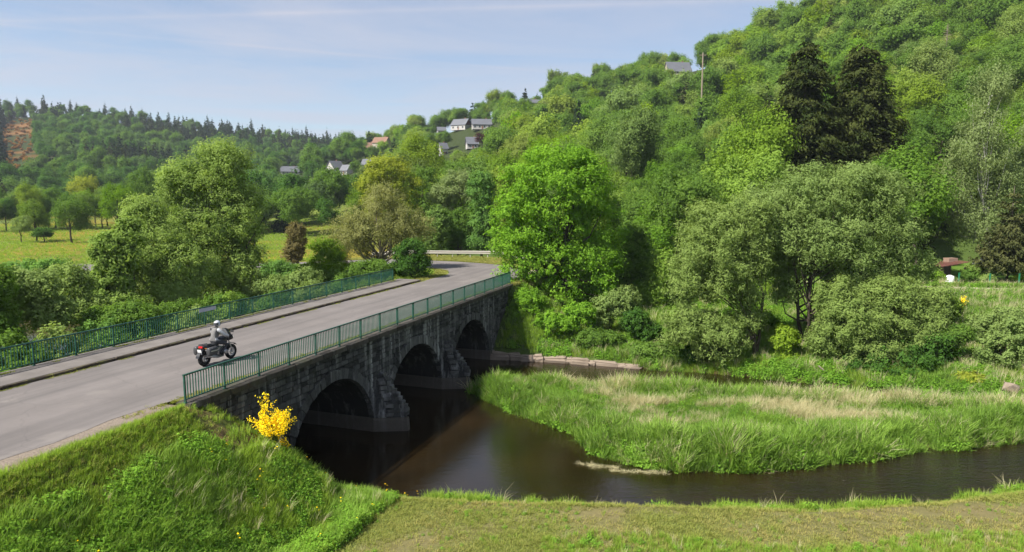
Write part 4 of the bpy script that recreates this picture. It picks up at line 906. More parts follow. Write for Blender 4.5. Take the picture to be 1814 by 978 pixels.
def wood_single(t):
    k, x, y, z, sc, hue, px, _ = t; rz = gw.random()*6.28
    if k == 'b':
        if y < 170:
            cm, tm = NEARP[gw.integers(5)]
            r = thing('hillside_tree', zone(px, y, k), 'tree', (x, y, z-0.3), rz, 'broadleaf trees of the hillside wood'); r.scale = (sc, sc, sc*(0.9+0.25*gw.random()))
            link('trunk', tm, r); link('crown', cm, r); return r
        o = link('hillside_tree', FARP[gw.integers(4) if px > 640 else 4+gw.integers(4)], None, (x, y, z-0.3), (0, 0, rz), (sc, sc, sc*(0.9+0.25*gw.random())))
        return tag(o, zone(px, y, k), 'tree', 'broadleaf trees of the hillside wood')
    o = link('hillside_conifer', CONP[gw.integers(4)], None, (x, y, z-0.3), (0, 0, rz), (sc, sc, sc))
    return tag(o, zone(px, y, k), 'tree', 'conifers of the hill woods')
for k in singles:
    for t in singles[k]: wood_single(t)
# --- scattering of what nobody could count: points carrying their own turn, size and kind
PROTO_COLS = {}
def scatter(name, label, pts, rot, scl, idx, hue, protos, kind='stuff'):
    me = bpy.data.meshes.new(name); me.vertices.add(len(pts)); me.vertices.foreach_set('co', np.ascontiguousarray(pts, np.float32).ravel())
    for nm, ty, key, val in (('rot', 'FLOAT_VECTOR', 'vector', rot), ('scl', 'FLOAT_VECTOR', 'vector', scl), ('idx', 'INT', 'value', idx), ('hue', 'FLOAT', 'value', hue)):
        a = me.attributes.new(nm, ty, 'POINT'); a.data.foreach_set(key, np.ascontiguousarray(val, np.int32 if ty == 'INT' else np.float32).ravel())
    key = tuple(p.name for p in protos)
    if key not in PROTO_COLS:
        c = bpy.data.collections.new(name+'_kinds')
        for i, p in enumerate(protos): c.objects.link(bpy.data.objects.new('%s_%02d' % (name, i), p))
        PROTO_COLS[key] = c
    ng = bpy.data.node_groups.new(name+'_spread', 'GeometryNodeTree')
    ng.interface.new_socket('Geometry', in_out='INPUT', socket_type='NodeSocketGeometry'); ng.interface.new_socket('Geometry', in_out='OUTPUT', socket_type='NodeSocketGeometry')
    gi = ng.nodes.new('NodeGroupInput'); go = ng.nodes.new('NodeGroupOutput'); ci = ng.nodes.new('GeometryNodeCollectionInfo'); ci.inputs[0].default_value = PROTO_COLS[key]; ci.inputs[1].default_value = True; ci.inputs[2].default_value = True
    ip = ng.nodes.new('GeometryNodeInstanceOnPoints'); ip.inputs['Pick Instance'].default_value = True
    def na(n, ty): q = ng.nodes.new('GeometryNodeInputNamedAttribute'); q.data_type = ty; q.inputs[0].default_value = n; return q.outputs[0]
    ng.links.new(gi.outputs[0], ip.inputs['Points']); ng.links.new(ci.outputs[0], ip.inputs['Instance']); ng.links.new(na('idx', 'INT'), ip.inputs['Instance Index'])
    e2r = ng.nodes.new('FunctionNodeEulerToRotation'); ng.links.new(na('rot', 'FLOAT_VECTOR'), e2r.inputs[0]); ng.links.new(e2r.outputs[0], ip.inputs['Rotation']); ng.links.new(na('scl', 'FLOAT_VECTOR'), ip.inputs['Scale'])
    ng.links.new(ip.outputs[0], go.inputs[0])
    o = link(name, me); md = o.modifiers.new('spread', 'NODES'); md.node_group = ng
    return tag(o, label, None, None, kind)
def mass_scatter():
    n = len(mass); g = np.random.default_rng(6); pts = np.array([(t[1], t[2], t[3]-0.3) for t in mass]); sc = np.array([t[4] for t in mass])
    idx = np.array([{'b': g.integers(4) if t[6] > 640 else 4+g.integers(4), 'c': 8+g.integers(4), 's': 12+g.integers(2)}[t[0]] for t in mass])
    rot = np.zeros((n, 3)); rot[:, 2] = g.random(n)*6.28
    scatter('distant_forest', 'far wooded slopes that read as one green mass', pts, rot, np.stack([sc, sc, sc*(0.9+0.25*g.random(n))], 1), idx, g.random(n), FARP+CONP+SCRUB)
mass_scatter()
print('WOODS', len(WOODS), len(singles['b']), len(singles['c']), len(mass))
# mid-distance trees that stand out singly
def mid_tree(label, px, pyb, pyt, wpx, kind, seed, name='leafy_tree', Y=None):
    x, y, z = hit(px, pyb, 60) if Y is None else atY(px, Y); cm, tm = NEARP[seed % 5]; H = topz(px, pyt, y)-z; sw = wpx/1209*y/8.8
    r = thing(name, label, 'tree', (x, y, z-0.1), seed*1.3); r.scale = (sw, sw, H/11.5)
    link('trunk', tm, r); c = link('crown', cm, r); c.material_slots[0].link = 'OBJECT'; c.material_slots[0].material = LM[kind]; return r
for i, (lab, px, pyb, pyt, wd, kd) in enumerate([
    ('round bright tree at the pasture edge, first from the picture edge', 65, 428, 345, 58, 'spring'), ('taller green tree on a bare stem at the pasture edge', 128, 432, 338, 78, 'mid'),
    ('small greyish bush below the pasture edge trees', 38, 430, 385, 44, 'willow'), ('dark low bush between the two pasture edge trees', 78, 430, 398, 48, 'deep'),
    ('yellow-green tree above the pasture edge tree', 150, 398, 305, 60, 'yellow'), ('copper-tinted tree among the pasture trees', 168, 395, 322, 24, 'red'),
    ('leafy tree behind the shorter willow', 212, 420, 318, 70, 'spring'), ('green tree behind the willows on the pasture', 250, 415, 305, 60, 'mid'),
    ('dark tree standing right of the village roof', 545, 318, 272, 44, 'deep'), ('round tree before the white village gable', 580, 335, 298, 42, 'mid'), ('tree beside the small white gable', 635, 318, 280, 34, 'mid'),
    ('dark copper tree on the hillside terrace', 855, 262, 232, 30, 'purple'), ('pale tree left of the village roof', 480, 320, 282, 44, 'spring'), ('tree above the farthest pasture', 470, 345, 300, 50, 'mid'),
    ('hedge tree along the farthest pasture', 520, 400, 345, 70, 'mid'), ('second hedge tree along the farthest pasture', 470, 400, 350, 60, 'spring'), ('bushy tree below the village', 600, 360, 318, 60, 'spring')]):
    mid_tree(lab, px, pyb, pyt, wd, kd, 700+i)
gh = np.random.default_rng(17)
for i in range(30):
    px = -25+11.5*i+gh.normal()*4; wd_ = 34+26*gh.random(); t_ = mid_tree('hedgerow tree closing the far side of the yellow pasture', px, 404+gh.random()*10-0.03*px, 404-wd_*1.25-12*gh.random()-0.03*px, wd_, ['mid', 'spring', 'hazel', 'mid', 'deep'][gh.integers(5)], 760+i, 'hedgerow_tree'); t_['group'] = 'hedgerow trees beyond the pasture'
def snag(label, px, Y, pyt, m, r0, name, cat):
    x, y, z = atY(px, Y); H = topz(px, pyt, Y)-z; r = thing(name, label, cat, (x, y, z-0.2)); return r, H
r, H = snag('wooden utility pole standing on the wooded slope below the ridge roof', 1233, 200, 92, M_TWIG, 0.2, 'utility_pole', 'pole')
MB().tube([(0, 0, 0), (0, 0, H)], [0.3, 0.2], 8).build('mast', M_TWIG, r); MB().box((0, 0, H-0.7), (1.8, 0.2, 0.2)).build('crossarm', M_TWIG, r)
r, H = snag('bare pale dead tree on the steep wooded slope', 1647, 170, 40, M_TWIG, 0.2, 'dead_tree', 'tree')
mbt = MB(); mbt.tube([(0, 0, 0), (0.1, 0, H*.5), (0, 0, H)], [0.28, 0.2, 0.04], 7)
for k in range(46):
    a = k*2.4; zz = H*(0.62+0.36*k/46); l_ = 2.2*(1-0.75*k/46)*random.uniform(.6, 1.1); mbt.tube([(0, 0, zz), (math.cos(a)*l_*.6, math.sin(a)*l_*.6, zz+0.05*l_), (math.cos(a)*l_, math.sin(a)*l_, zz-0.15*l_)], [0.06, 0.035, 0.012], 4, False)
mbt.build('trunk', M_TWIG, r)

# ------------------------------------------------------------------ grasses: tufts, then where they grow
def tuft(name, n, h, spread, bend, wd, m, seed, lean=0.0):
    g = np.random.default_rng(seed); a = g.random(n)*6.28; rr = spread*np.sqrt(g.random(n)); b0 = np.stack([np.cos(a)*rr, np.sin(a)*rr, np.full(n, -0.03)], 1)
    hh = h*(0.55+0.6*g.random(n)); da = a+g.normal(size=n)*0.9; dr_ = np.stack([np.cos(da), np.sin(da), np.zeros(n)], 1); bd = bend*hh*(0.4+g.random(n))
    dr_ = dr_+np.array([lean, lean*0.3, 0]); sd_ = np.stack([-np.sin(da+g.normal(size=n)*0.6), np.cos(da), np.zeros(n)], 1); sd_ = unit(sd_)*wd/2
    p1 = b0+dr_*(bd*0.3)[:, None]+np.array([0, 0, 1])*(hh*0.6)[:, None]; p2 = b0+dr_*bd[:, None]+np.array([0, 0, 1])*(hh*(1-0.25*bend))[:, None]
    v = np.stack([b0-sd_, b0+sd_, p1-sd_*0.8, p1+sd_*0.8, p2-sd_*0.12, p2+sd_*0.12], 1).reshape(-1, 3)
    o = np.arange(n)[:, None]*6; q = np.concatenate([o+np.array([0, 1, 3, 2]), o+np.array([2, 3, 5, 4])])
    return np_mesh(name, v, q, m, np.repeat(g.random(n), 6))
def weed(name, n, h, r, ln, wd, m, seed):
    g = np.random.default_rng(seed); d = unit(g.normal(size=(n, 3))); d[:, 2] = np.abs(d[:, 2]); c = d*(g.random(n)**0.5)[:, None]*np.array([r, r, h])
    nrm = unit(d*0.6+np.array([0, 0, 0.7])+0.5*g.normal(size=(n, 3))); v, q = leaves(c, nrm, g.normal(size=(n, 3)), ln*(0.6+0.8*g.random(n)), wd*(0.6+0.8*g.random(n)), g)
    return np_mesh(name, v, q, m, np.repeat(g.random(n), 4))
GR = leafmat('grass_blades', (0.085, 0.150, 0.018), (0.205, 0.280, 0.044), 0.3, 0.0, True)
GL = leafmat('lush_grass_blades', (0.045, 0.100, 0.015), (0.170, 0.255, 0.046), 0.3, 0.0, True)
GM = leafmat('mown_grass_blades', (0.105, 0.160, 0.020), (0.25, 0.205, 0.080), 0.25, 0.0, True)
GS = leafmat('straw_blades', (0.24, 0.22, 0.12), (0.38, 0.345, 0.225), 0.3, 0.0, True)
GW = leafmat('weed_leaves', (0.055, 0.130, 0.015), (0.140, 0.245, 0.030), 0.3, 0.0, True)
GO = leafmat('moss_tufts', (0.10, 0.13, 0.02), (0.22, 0.22, 0.04), 0.2, 0.0, True)
FY = leafmat('yellow_petals', (0.75, 0.55, 0.01), (0.85, 0.65, 0.02), 0.2, 0.0, True)
T_TALL = [tuft('tall_tuft', 30, 0.50, 0.20, 0.38, 0.017, GR, 800+i) for i in range(3)]
T_LUSH = [tuft('lush_tuft', 32, 0.55, 0.22, 0.42, 0.020, GL, 810+i) for i in range(3)]
T_REED = [tuft('reed_tuft', 26, 0.80, 0.26, 0.42, 0.032, GL, 820+i) for i in range(3)]
T_STRAW = [tuft('straw_tuft', 20, 0.80, 0.2, 0.4, 0.014, GS, 830+i, 0.35) for i in range(3)]
T_MOWN = [tuft('mown_tuft', 16, 0.10, 0.13, 0.9, 0.013, GM, 840+i) for i in range(3)]
T_WEED = [weed('weed_tuft', 90, 0.42, 0.32, 0.11, 0.065, GW, 850+i) for i in range(3)]
T_MOSS = [tuft('moss_tuft', 18, 0.09, 0.12, 0.9, 0.018, GO, 860+i) for i in range(2)]
bf = MB(); bf.tube([(0, 0, 0), (0.02, 0.01, 0.45)], 0.004, 4); T_FLOW = []
v, q = leaves(np.array([[0.02, 0.01, 0.45], [0.02, 0.01, 0.455], [0.10, 0.03, 0.38]]), np.array([[0, 0, 1.], [0.2, 0, 1], [0.1, 0.2, 1]]), np.array([[1., 0, 0], [0, 1, 0], [1, 1, 0]]), np.full(3, 0.05), np.full(3, 0.05), rng); T_FLOW = [np_mesh('flower_tuft', v, q, FY, np.full(12, 0.5))]
ALLG = T_TALL+T_LUSH+T_REED+T_STRAW+T_MOWN+T_WEED+T_MOSS+T_FLOW
I_TALL, I_LUSH, I_REED, I_STRAW, I_MOWN, I_WEED, I_MOSS, I_FLOW = 0, 3, 6, 9, 12, 15, 18, 20
def frame(x, y): dx = x-A0[0]; dy = y-A0[1]; return dx*BD[0]+dy*BD[1], dx*BN[0]+dy*BN[1]
def grow(name, label, x, y, idx, scl, hue, z=None, tilt=0.12, vs=None):
    g = np.random.default_rng(len(x)); z = height(x, y) if z is None else z; n = len(x)
    rot = np.stack([g.normal(size=n)*tilt, g.normal(size=n)*tilt, g.random(n)*6.28], 1)
    s3 = np.stack([scl, scl, scl*(vs if vs is not None else 1)], 1)
    return scatter(name, label, np.stack([x, y, z], 1), rot, s3, idx, np.clip(hue, 0, 1), ALLG)
def pick(g, base, n, k=3): return base+g.integers(0, k, n)
g = np.random.default_rng(77)
# mown meadow
n = 84000; x = g.uniform(-9, 40, n); y = g.uniform(13.5, 31, n); u, nn_ = frame(x, y); dw = seg_dist(x, y, WATER, closed=True); win = inside(x, y, WATER)
f1 = fbm(x, y, 3.2, 8); trk = np.abs(y-(23.6+0.055*(x-2)+0.5*np.sin(x*0.23)-0.25*np.maximum(2-x, 0)))
ok = (nn_ > 4.9) & ~win & (g.random(n) < np.clip(1.15-0.75*sm(0.42, 0.62, f1)-0.5*(1-sm(0.2, 1.0, trk)), 0.12, 1)); x, y, f1 = x[ok], y[ok], f1[ok]; n = len(x)
grow('mown_meadow_grass', 'short mown grass of the riverside meadow, partly dry', x, y, pick(g, I_MOWN, n), 0.8+0.7*g.random(n), 0.15+0.9*sm(0.38, 0.62, f1)*g.random(n)+0.2*g.random(n))
n = 5200; x = g.uniform(-8, 38, n); y = g.uniform(14, 30, n); u, nn_ = frame(x, y); ok = (nn_ > 5.2) & ~inside(x, y, WATER) & (fbm(x, y, 1.7, 91) > 0.5); x, y = x[ok], y[ok]; n = len(x); r1 = g.random(n)
grow('meadow_tussocks', 'scattered taller tufts and weeds in the mown meadow', x, y, np.where(r1 < 0.25, pick(g, I_WEED, n), np.where(r1 < 0.33, pick(g, I_STRAW, n), pick(g, I_TALL, n))), 0.16+0.22*g.random(n), 0.5+0.5*g.random(n))
# taller edge: bottom rim and shoreline tufts
n = 34000; x = g.uniform(-9, 40, n); y = g.uniform(13, 31.5, n); u, nn_ = frame(x, y); dw = seg_dist(x, y, WATER, closed=True); win = inside(x, y, WATER)
clump = fbm(x, y, 2.0, 31); rim = ((y < 21.6+0.6*np.sin(x*0.5)) & (x > 1)) & (g.random(n) < 0.75); shore = (dw < 1.3) & (g.random(n) < np.where(clump > 0.5, 0.9, 0.4)); ok = (rim | shore) & (~win | (dw < 0.15)) & (nn_ > 5.5)
x, y, dw, clump = x[ok], y[ok], dw[ok], clump[ok]; n = len(x); sh = dw < 1.3
idx = np.where(g.random(n) < 0.12, pick(g, I_WEED, n), np.where(g.random(n) < 0.03, pick(g, I_STRAW, n), pick(g, I_TALL, n)))
grow('meadow_edge_grass', 'taller grass along the shoreline and rim of the meadow', x, y, idx, np.where(sh, 0.35+0.75*sm(0.5, 0.72, clump), 0.4)+0.2*g.random(n), 0.35+0.5*g.random(n))
# embankment of tall lush grass
n = 24000; u = g.uniform(-13, 6.2, n); v_ = g.uniform(0.15, 6.3, n); p = A0+np.outer(u, BD)+np.outer(v_, BN); x, y = p[:, 0], p[:, 1]; win = inside(x, y, WATER)
f1 = fbm(x, y, 2.6, 41); f2 = fbm(x, y, 1.3, 43); bare = (np.abs(u-1.3) < 1.7) & (v_ < 2.2); tallm = sm(1.2, 2.6, v_+1.5*(f1-0.5)+0.25*np.maximum(u, 0))*np.maximum(sm(0.95, 1.5, height(x, y)+0.5*(f2-0.5)), 0.25*(f1 > 0.5)*(v_ < 5.9))
ok = ~win & (g.random(n) < np.where(bare, 0.12, 1)); x, y, u, v_, f1, f2, tallm = [q[ok] for q in (x, y, u, v_, f1, f2, tallm)]; n = len(x)
low = g.random(n) > tallm; r1 = g.random(n)
idx = np.where(low, np.where(g.random(n) < 0.7, pick(g, I_TALL, n), pick(g, I_MOWN, n)), np.where((f2 > 0.43) & (r1 < 0.66), pick(g, I_WEED, n), np.where(r1 < 0.03, pick(g, I_STRAW, n), np.where(f1 > 0.5, pick(g, I_LUSH, n), pick(g, I_TALL, n)))))
grow('embankment_grass', 'tall lush grass and weeds on the road embankment', x, y, idx, (np.where(low, np.where(idx < 3, 0.30, 1.5), 0.42+0.7*f1*f2*1.6)+0.25*g.random(n))*(1-0.35*sm(2.5, 5, u)), np.where(low, np.where(idx < 3, 0.55+0.45*g.random(n), 0.35*g.random(n)), 0.4+0.7*f1+0.7*(g.random(n)-0.4)))
n = 45; u = g.uniform(-9, 5, n); v_ = g.uniform(1.5, 7, n); p = A0+np.outer(u, BD)+np.outer(v_, BN)
grow('buttercups', 'scattered yellow buttercups in the embankment grass', p[:, 0], p[:, 1], np.full(n, I_FLOW), 0.9+0.4*g.random(n), g.random(n))
# river island
n = 42000; x = g.uniform(-3, 48, n); y = g.uniform(30, 44.5, n); di = seg_dist(x, y, ISLAND, closed=True); ok = inside(x, y, ISLAND) | (di < 0.25); x, y, di = x[ok], y[ok], di[ok]; n = len(x)
cl_ = fbm(x, y, 1.5, 57); st = 0.6*fbm(x*0.45+y*0.5, y*1.7, 2.6, 51)+0.4*fbm(x*0.6+y*0.4, y*2.0, 0.9, 52); f2 = fbm(x, y, 2.4, 53); cy_ = np.interp(x, [-3, 4, 10, 20, 40], [42, 37.5, 35.5, 36.2, 36]); back = sm(-3.5, 2.0, y-cy_)
edge = 1-sm(1.2, 3.2, di); south = (y < cy_)
ps = np.clip(0.9*sm(0.42, 0.58, st)*(1-0.93*edge*south)*(0.45+0.55*back)*sm(-1.5, 3, x-0.3*y+12), 0, 0.8); r1 = g.random(n)
idx = np.where(r1 < ps, pick(g, I_STRAW, n), np.where((edge > 0.4) & (g.random(n) < 0.8), pick(g, I_REED, n), np.where(g.random(n) < 0.22, pick(g, I_WEED, n), np.where(g.random(n) < 0.5, pick(g, I_LUSH, n), pick(g, I_TALL, n)))))
idx = np.where((edge > 0.5) & (g.random(n) < 0.05), pick(g, I_STRAW, n), np.where((edge > 0.3) & (cl_ > 0.48) & (g.random(n) < 0.5), pick(g, I_WEED, n), idx))
grow('island_reeds', 'tall green reeds and pale dry grass covering the river island', x, y, idx, (0.48+0.30*edge+0.45*(f2-0.4)+0.95*(cl_-0.42)+1.7*edge*(fbm(x, y, 2.6, 58)-0.46))+0.35*g.random(n), 0.25*edge+0.9*(f2-0.2)+0.8*(cl_-0.45)+0.7*(g.random(n)-0.45), tilt=0.26)
# dry reed stems lying in the shallows off the island tip
n = 130; tt = g.random(n); x = np.where(tt < 0.45, 3.0+2.0*tt/0.45, 4.6+2.6*(tt-0.45)/0.55); y = np.where(tt < 0.45, 31.0-0.55*tt/0.45, 30.15-0.25*(tt-0.45)/0.55)+g.normal(size=n)*0.10
grow('drifted_reeds', 'pale drifted reed stems lying in the shallow water', x, y, pick(g, I_STRAW, n), 0.3+0.3*g.random(n), g.random(n), z=np.full(n, 0.02), tilt=0.1, vs=0.12)
# far bank
n = 34000; x = g.uniform(-4, 50, n); y = g.uniform(36, 69, n); dw = seg_dist(x, y, WATER, closed=True); win = inside(x, y, WATER); u, nn_ = frame(x, y); dp = seg_dist(x, y, PATHL); drr = seg_dist(x, y, ROADL)
ok = ((~win & ((x > 9) | (dw > 0.42))) | ((dw < 0.3) & (x > 9.5))) & (y > 38) & (nn_ > 0.5) & (dp > 1.6) & (drr > 4.4) & (u > 17) & (y < 66); f1 = fbm(x, y, 4, 61); ok &= (f1 < 0.72) | (g.random(n) < 0.35); x, y, dw, f1 = x[ok], y[ok], dw[ok], f1[ok]; n = len(x); f2 = fbm(x, y, 1.8, 63); r1 = g.random(n)
idx = np.where((f2 > 0.47) & (r1 < 0.62), pick(g, I_WEED, n), np.where(r1 > 0.95-0.07*(x > 30), pick(g, I_STRAW, n), np.where(f1 > 0.5, pick(g, I_LUSH, n), pick(g, I_TALL, n))))
grow('bank_herbs', 'dense weeds and grass of the far river bank', x, y, idx, 0.7+0.55*f2+0.3*g.random(n), 0.1+0.9*f1*g.random(n)+0.3*g.random(n))
# behind the footway railing, and the verges of the bend
n = 9000; u = g.uniform(-8, 34, n); v_ = g.uniform(-20, -10.3, n); p = A0+np.outer(u, BD)+np.outer(v_, BN); x, y = p[:, 0], p[:, 1]; ok = ~inside(x, y, WATER); x, y = x[ok], y[ok]; n = len(x)
grow('railing_weeds', 'weeds and grass below the footway railing', x, y, np.where(g.random(n) < 0.6, pick(g, I_WEED, n), pick(g, I_LUSH, n)), 1.0+0.7*g.random(n), 0.2+0.6*g.random(n))
n = 30000; x = g.uniform(-24, 14, n); y = g.uniform(56, 86, n); drr = seg_dist(x, y, ROADL); dp = seg_dist(x, y, PATHL); u, nn_ = frame(x, y); ok = (drr > 3.7) & (dp > 1.4) & ((drr < 12)) & ((u > 34.6) | (nn_ > 0.5)); x, y, drr = x[ok], y[ok], drr[ok]; n = len(x); f1 = fbm(x, y, 3, 71)
idx = np.where((drr > 5.0) & (y < 74) & (g.random(n) < 0.5), pick(g, I_TALL, n), pick(g, I_MOWN, n)); grow('verge_grass', 'short grass on the verges of the road bend', x, y, idx, np.where(idx < I_MOWN, 0.6, 2.0)+0.5*g.random(n), 0.15+0.6*f1)
# moss and small weeds along kerb and railing foot
n = 2600; u = g.uniform(-2, 34.5, n); lane = g.integers(0, 3, n); v_ = np.choose(lane, [-7.72+np.abs(g.normal(size=n))*0.06, -0.42-np.abs(g.normal(size=n))*0.14, -9.6-g.random(n)*0.1]); f1 = fbm(u, lane*9.0, 2.2, 81); ok = (f1 > 0.5) | (lane == 1) & (f1 > 0.38); u, v_, lane = u[ok], v_[ok], lane[ok]; n = len(u); p = A0+np.outer(u, BD)+np.outer(v_, BN)
grow('kerb_moss', 'moss and small weeds along kerb and railing foot', p[:, 0], p[:, 1], pick(g, I_MOSS, n, 2), 0.5+0.6*g.random(n), g.random(n), z=np.where(lane == 2, DECK+0.12, DECK-0.01))
# pasture tussocks on the left, garden lawn on the right
n = 26000; x = g.uniform(-170, -20, n); y = 85+120*g.random(n)**1.4; t_ = x/y; ok = (t_ > -0.82) & (t_ < -0.25) & (seg_dist(x, y, ROADL) > 5); x, y = x[ok], y[ok]; n = len(x); f1 = fbm(x, y, 26, 12)
grow('pasture_grass', 'yellow flowering grass of the valley pasture', x, y, np.where(g.random(n) < sm(0.45, 0.65, f1)*0.22, np.full(n, I_FLOW), pick(g, I_TALL, n)), np.where(g.random(n) < 0.5, 0.8, 1.1)*0.9, 0.5+0.5*g.random(n))

# ------------------------------------------------------------------ broom bushes
def broom(label, base, hgt, wid, n_st, n_fl, seed, fl):
    g = np.random.default_rng(seed); r = thing('broom_bush', label, 'shrub', base); mb = MB(); ends = []
    for k in range(n_st):
        a = g.random()*6.28; sp = wid*0.5*math.sqrt(g.random()); h_ = hgt*(0.5+0.5*g.random())*(1-0.35*(sp/(wid*0.5))**2)
        pts = [np.array([math.cos(a)*0.08, math.sin(a)*0.08, -0.1])]
        for f in (0.35, 0.7, 1.0): pts.append(np.array([math.cos(a)*sp*f**1.4, math.sin(a)*sp*f**1.4, h_*f])+g.normal(size=3)*0.04*hgt)
        mb.tube(pts, [0.014, 0.010, 0.007, 0.003], 4, False); ends.append(pts)
    mb.build('stems', LM['broomleaf'], r)
    E_ = np.array(ends)
    def spots(n, lo):
        k = g.integers(0, n_st, n); f = lo+(1-lo)*g.random(n); f3 = f*3; i = np.minimum(f3.astype(int), 2); fr = (f3-i)[:, None]; return E_[k, i]*(1-fr)+E_[k, i+1]*fr+g.normal(size=(n, 3))*0.03*hgt, k
    c, k = spots(n_fl, 0.45); v, q = leaves(c, unit(g.normal(size=(n_fl, 3))+np.array([-.3, -.3, 0.5])), g.normal(size=(n_fl, 3)), fl*(0.6+0.8*g.random(n_fl)), fl*0.8*(0.6+0.8*g.random(n_fl)), g)
    link('blossom', np_mesh('blossom', v, q, LM['broom'], np.repeat(g.random(n_fl), 4)), r)
    m_ = n_fl//3; c, k = spots(m_, 0.1); v, q = leaves(c, unit(g.normal(size=(m_, 3))), g.normal(size=(m_, 3)), np.full(m_, fl*1.3), np.full(m_, fl*0.35), g); link('foliage', np_mesh('foliage', v, q, LM['broomleaf'], np.repeat(g.random(m_), 4)), r)
def gz(x, y): return float(height(np.array([x]), np.array([y]))[0])
bx_, by_, bz_ = hit(484, 808, 15); broom('yellow flowering broom bush against the dark bridge wall', (bx_, by_, bz_), 2.15, 1.7, 36, 2300, 901, 0.068)
bx_, by_, bz_ = hit(500, 822, 15); broom('small yellow broom below the large one on the bank', (bx_, by_, bz_), 0.8, 0.7, 22, 500, 902, 0.06)
x, y, z = atY(1708, 57); broom('small distant yellow broom on the slope below the garden', (x, y, z), 1.3, 1.1, 24, 380, 903, 0.11)

# ------------------------------------------------------------------ guardrail on the outside of the bend
M_GALV = plain('weathered_guardrail', (0.36, 0.335, 0.285), 0.6, 0.3, 0, 0.15, 3)
GL_ = smooth_line([(-17, 82.6), (-13, 82.2), (-9, 81.8), (-2, 81.0), (3, 79), (7, 76)], 1.0)
gr = thing('guardrail', 'pale weathered guardrail along the outside of the road bend', 'guardrail', (0, 0, 0))
t = np.gradient(GL_, axis=0); t /= np.linalg.norm(t, axis=1)[:, None]; nn2 = np.stack([t[:, 1], -t[:, 0]], 1); gzz = height(GL_[:, 0], GL_[:, 1])
prof = [(0.0, 0.42), (0.05, 0.47), (0.05, 0.55), (0.0, 0.60), (0.0, 0.64), (0.05, 0.69), (0.05, 0.77), (0.0, 0.82), (-0.02, 0.82), (-0.02, 0.42)]
MB().loft([[(GL_[i, 0]+nn2[i, 0]*a, GL_[i, 1]+nn2[i, 1]*a, gzz[i]+h_) for a, h_ in prof] for i in range(len(GL_))]).build('rail_beam', M_GALV, gr)
pm = MB().box((0, 0, 0.2), (0.1, 0.12, 1.1)).mesh('post', M_GALV)
for i in range(0, len(GL_), 2): link('post', pm, gr, (GL_[i, 0]-nn2[i, 0]*0.09, GL_[i, 1]-nn2[i, 1]*0.09, gzz[i]), (0, 0, math.atan2(t[i, 1], t[i, 0])))

# ------------------------------------------------------------------ pale stone footing of the far bank
M_PALE = plain('pale_bank_stone', (0.22, 0.175, 0.135), 0.9, 0.2, 0, 0.5, 2.0)
PS = rough_box(6, M_PALE, 'bank_stone', 0.13, 0.12)
rv = thing('bank_revetment', 'pale low stone footing at the waterline beyond the last arch', 'stone footing', (0, 0, 0))
rl = smooth_line([bpt(30.25, -0.3), (-0.2, 51.9), (4, 51.1), (7.2, 49.9), (9.4, 49.1)], 0.5)
i = 0
while i < len(rl)-1:
    j = min(len(rl)-1, i+random.choice((1, 1, 2, 3))); d_ = rl[j]-rl[i]; ln_ = float(np.linalg.norm(d_)); a = math.atan2(d_[1], d_[0]); k = i/(len(rl)-1); hh = (0.38-0.18*k)*random.uniform(0.8, 1.15)
    for row, (dy_, hz_) in enumerate(((-0.22, 0.8), (0.12, 1.25))):
        link('bank_stone', PS[random.randrange(6)], rv, ((rl[i, 0]+rl[j, 0])/2+random.uniform(-.1, .1), (rl[i, 1]+rl[j, 1])/2+dy_+random.uniform(-.12, .12), hh*hz_/2-0.15+random.uniform(-.06, .04)), (random.uniform(-.05, .05), random.uniform(-.05, .05), a+random.uniform(-.06, .06)), (ln_*1.16, 0.5, hh*hz_+0.3))
    i = j
# ------------------------------------------------------------------ garden: shed, posts, box on the birch, garden bushes
M_RUST = plain('rusty_sheet_roof', (0.13, 0.055, 0.042), 0.7, 0.3, 0, 0.3, 3); M_WOOD = plain('grey_boards', (0.13, 0.10, 0.075), 0.9, 0.2); M_PINK = plain('pink_brick', (0.24, 0.16, 0.12), 0.9, 0.2); M_PLAST = plain('white_plastic', (0.75, 0.75, 0.74), 0.4, 0.4, 0, 0.05)
x, y, z = atY(1676, 71); sh = thing('garden_shed', 'open garden shed with rusty red roof beyond the domed willow', 'shed', (x, y, z-0.05), 0.15); sh.scale = (0.8, 0.8, 0.85)
for sx in (-1.6, 1.6):
    for sy in (-1.2, 1.2): MB().box((sx, sy, 1.0), (0.12, 0.12, 2.1)).build('post', M_WOOD, sh)
MB().box((0, 1.25, 1.05), (3.3, 0.08, 2.1)).build('back_wall', M_WOOD, sh); MB().box((-1.68, 0.1, 1.0), (0.08, 2.3, 2.0)).build('side_wall', M_WOOD, sh)
rf = MB()
for k in range(12): rf.box((-1.9+0.345*k, 0, 2.2+0.045*k+(0.03 if k % 2 else 0)), (0.35, 3.1, 0.05))
rf.build('roof', M_RUST, sh); MB().box((1.0, 0.6, 2.6), (1.3, 1.0, 0.9)).build('chimney_block', M_PINK, sh)
x2, y2, z2 = atY(1683, 69.3); tk = thing('water_butt', 'small white plastic tank standing before the garden shed', 'tank', (x2, y2, z2-0.03))
MB().tube([(0, 0, 0), (0, 0, 0.1), (0, 0, 0.85), (0, 0, 0.95)], [0.34, 0.4, 0.4, 0.33], 14).build('tank_body', M_PLAST, tk, True); MB().tube([(0, 0, 0.94), (0, 0, 1.02)], [0.2, 0.18], 12).build('lid', M_PLAST, tk)
x, y, z = atY(1734, 75.4); bx = thing('nest_box', 'small white box fixed to the birch trunk', 'box', ((1734-907)/1209*75.6, 75.6, z+1.6)); MB().box((0, 0, 0), (0.9, 0.25, 0.5)).build('case', M_PLAST, bx); MB().box((0, -0.05, 0.29), (1.05, 0.4, 0.06)).build('lid', M_PLAST, bx)
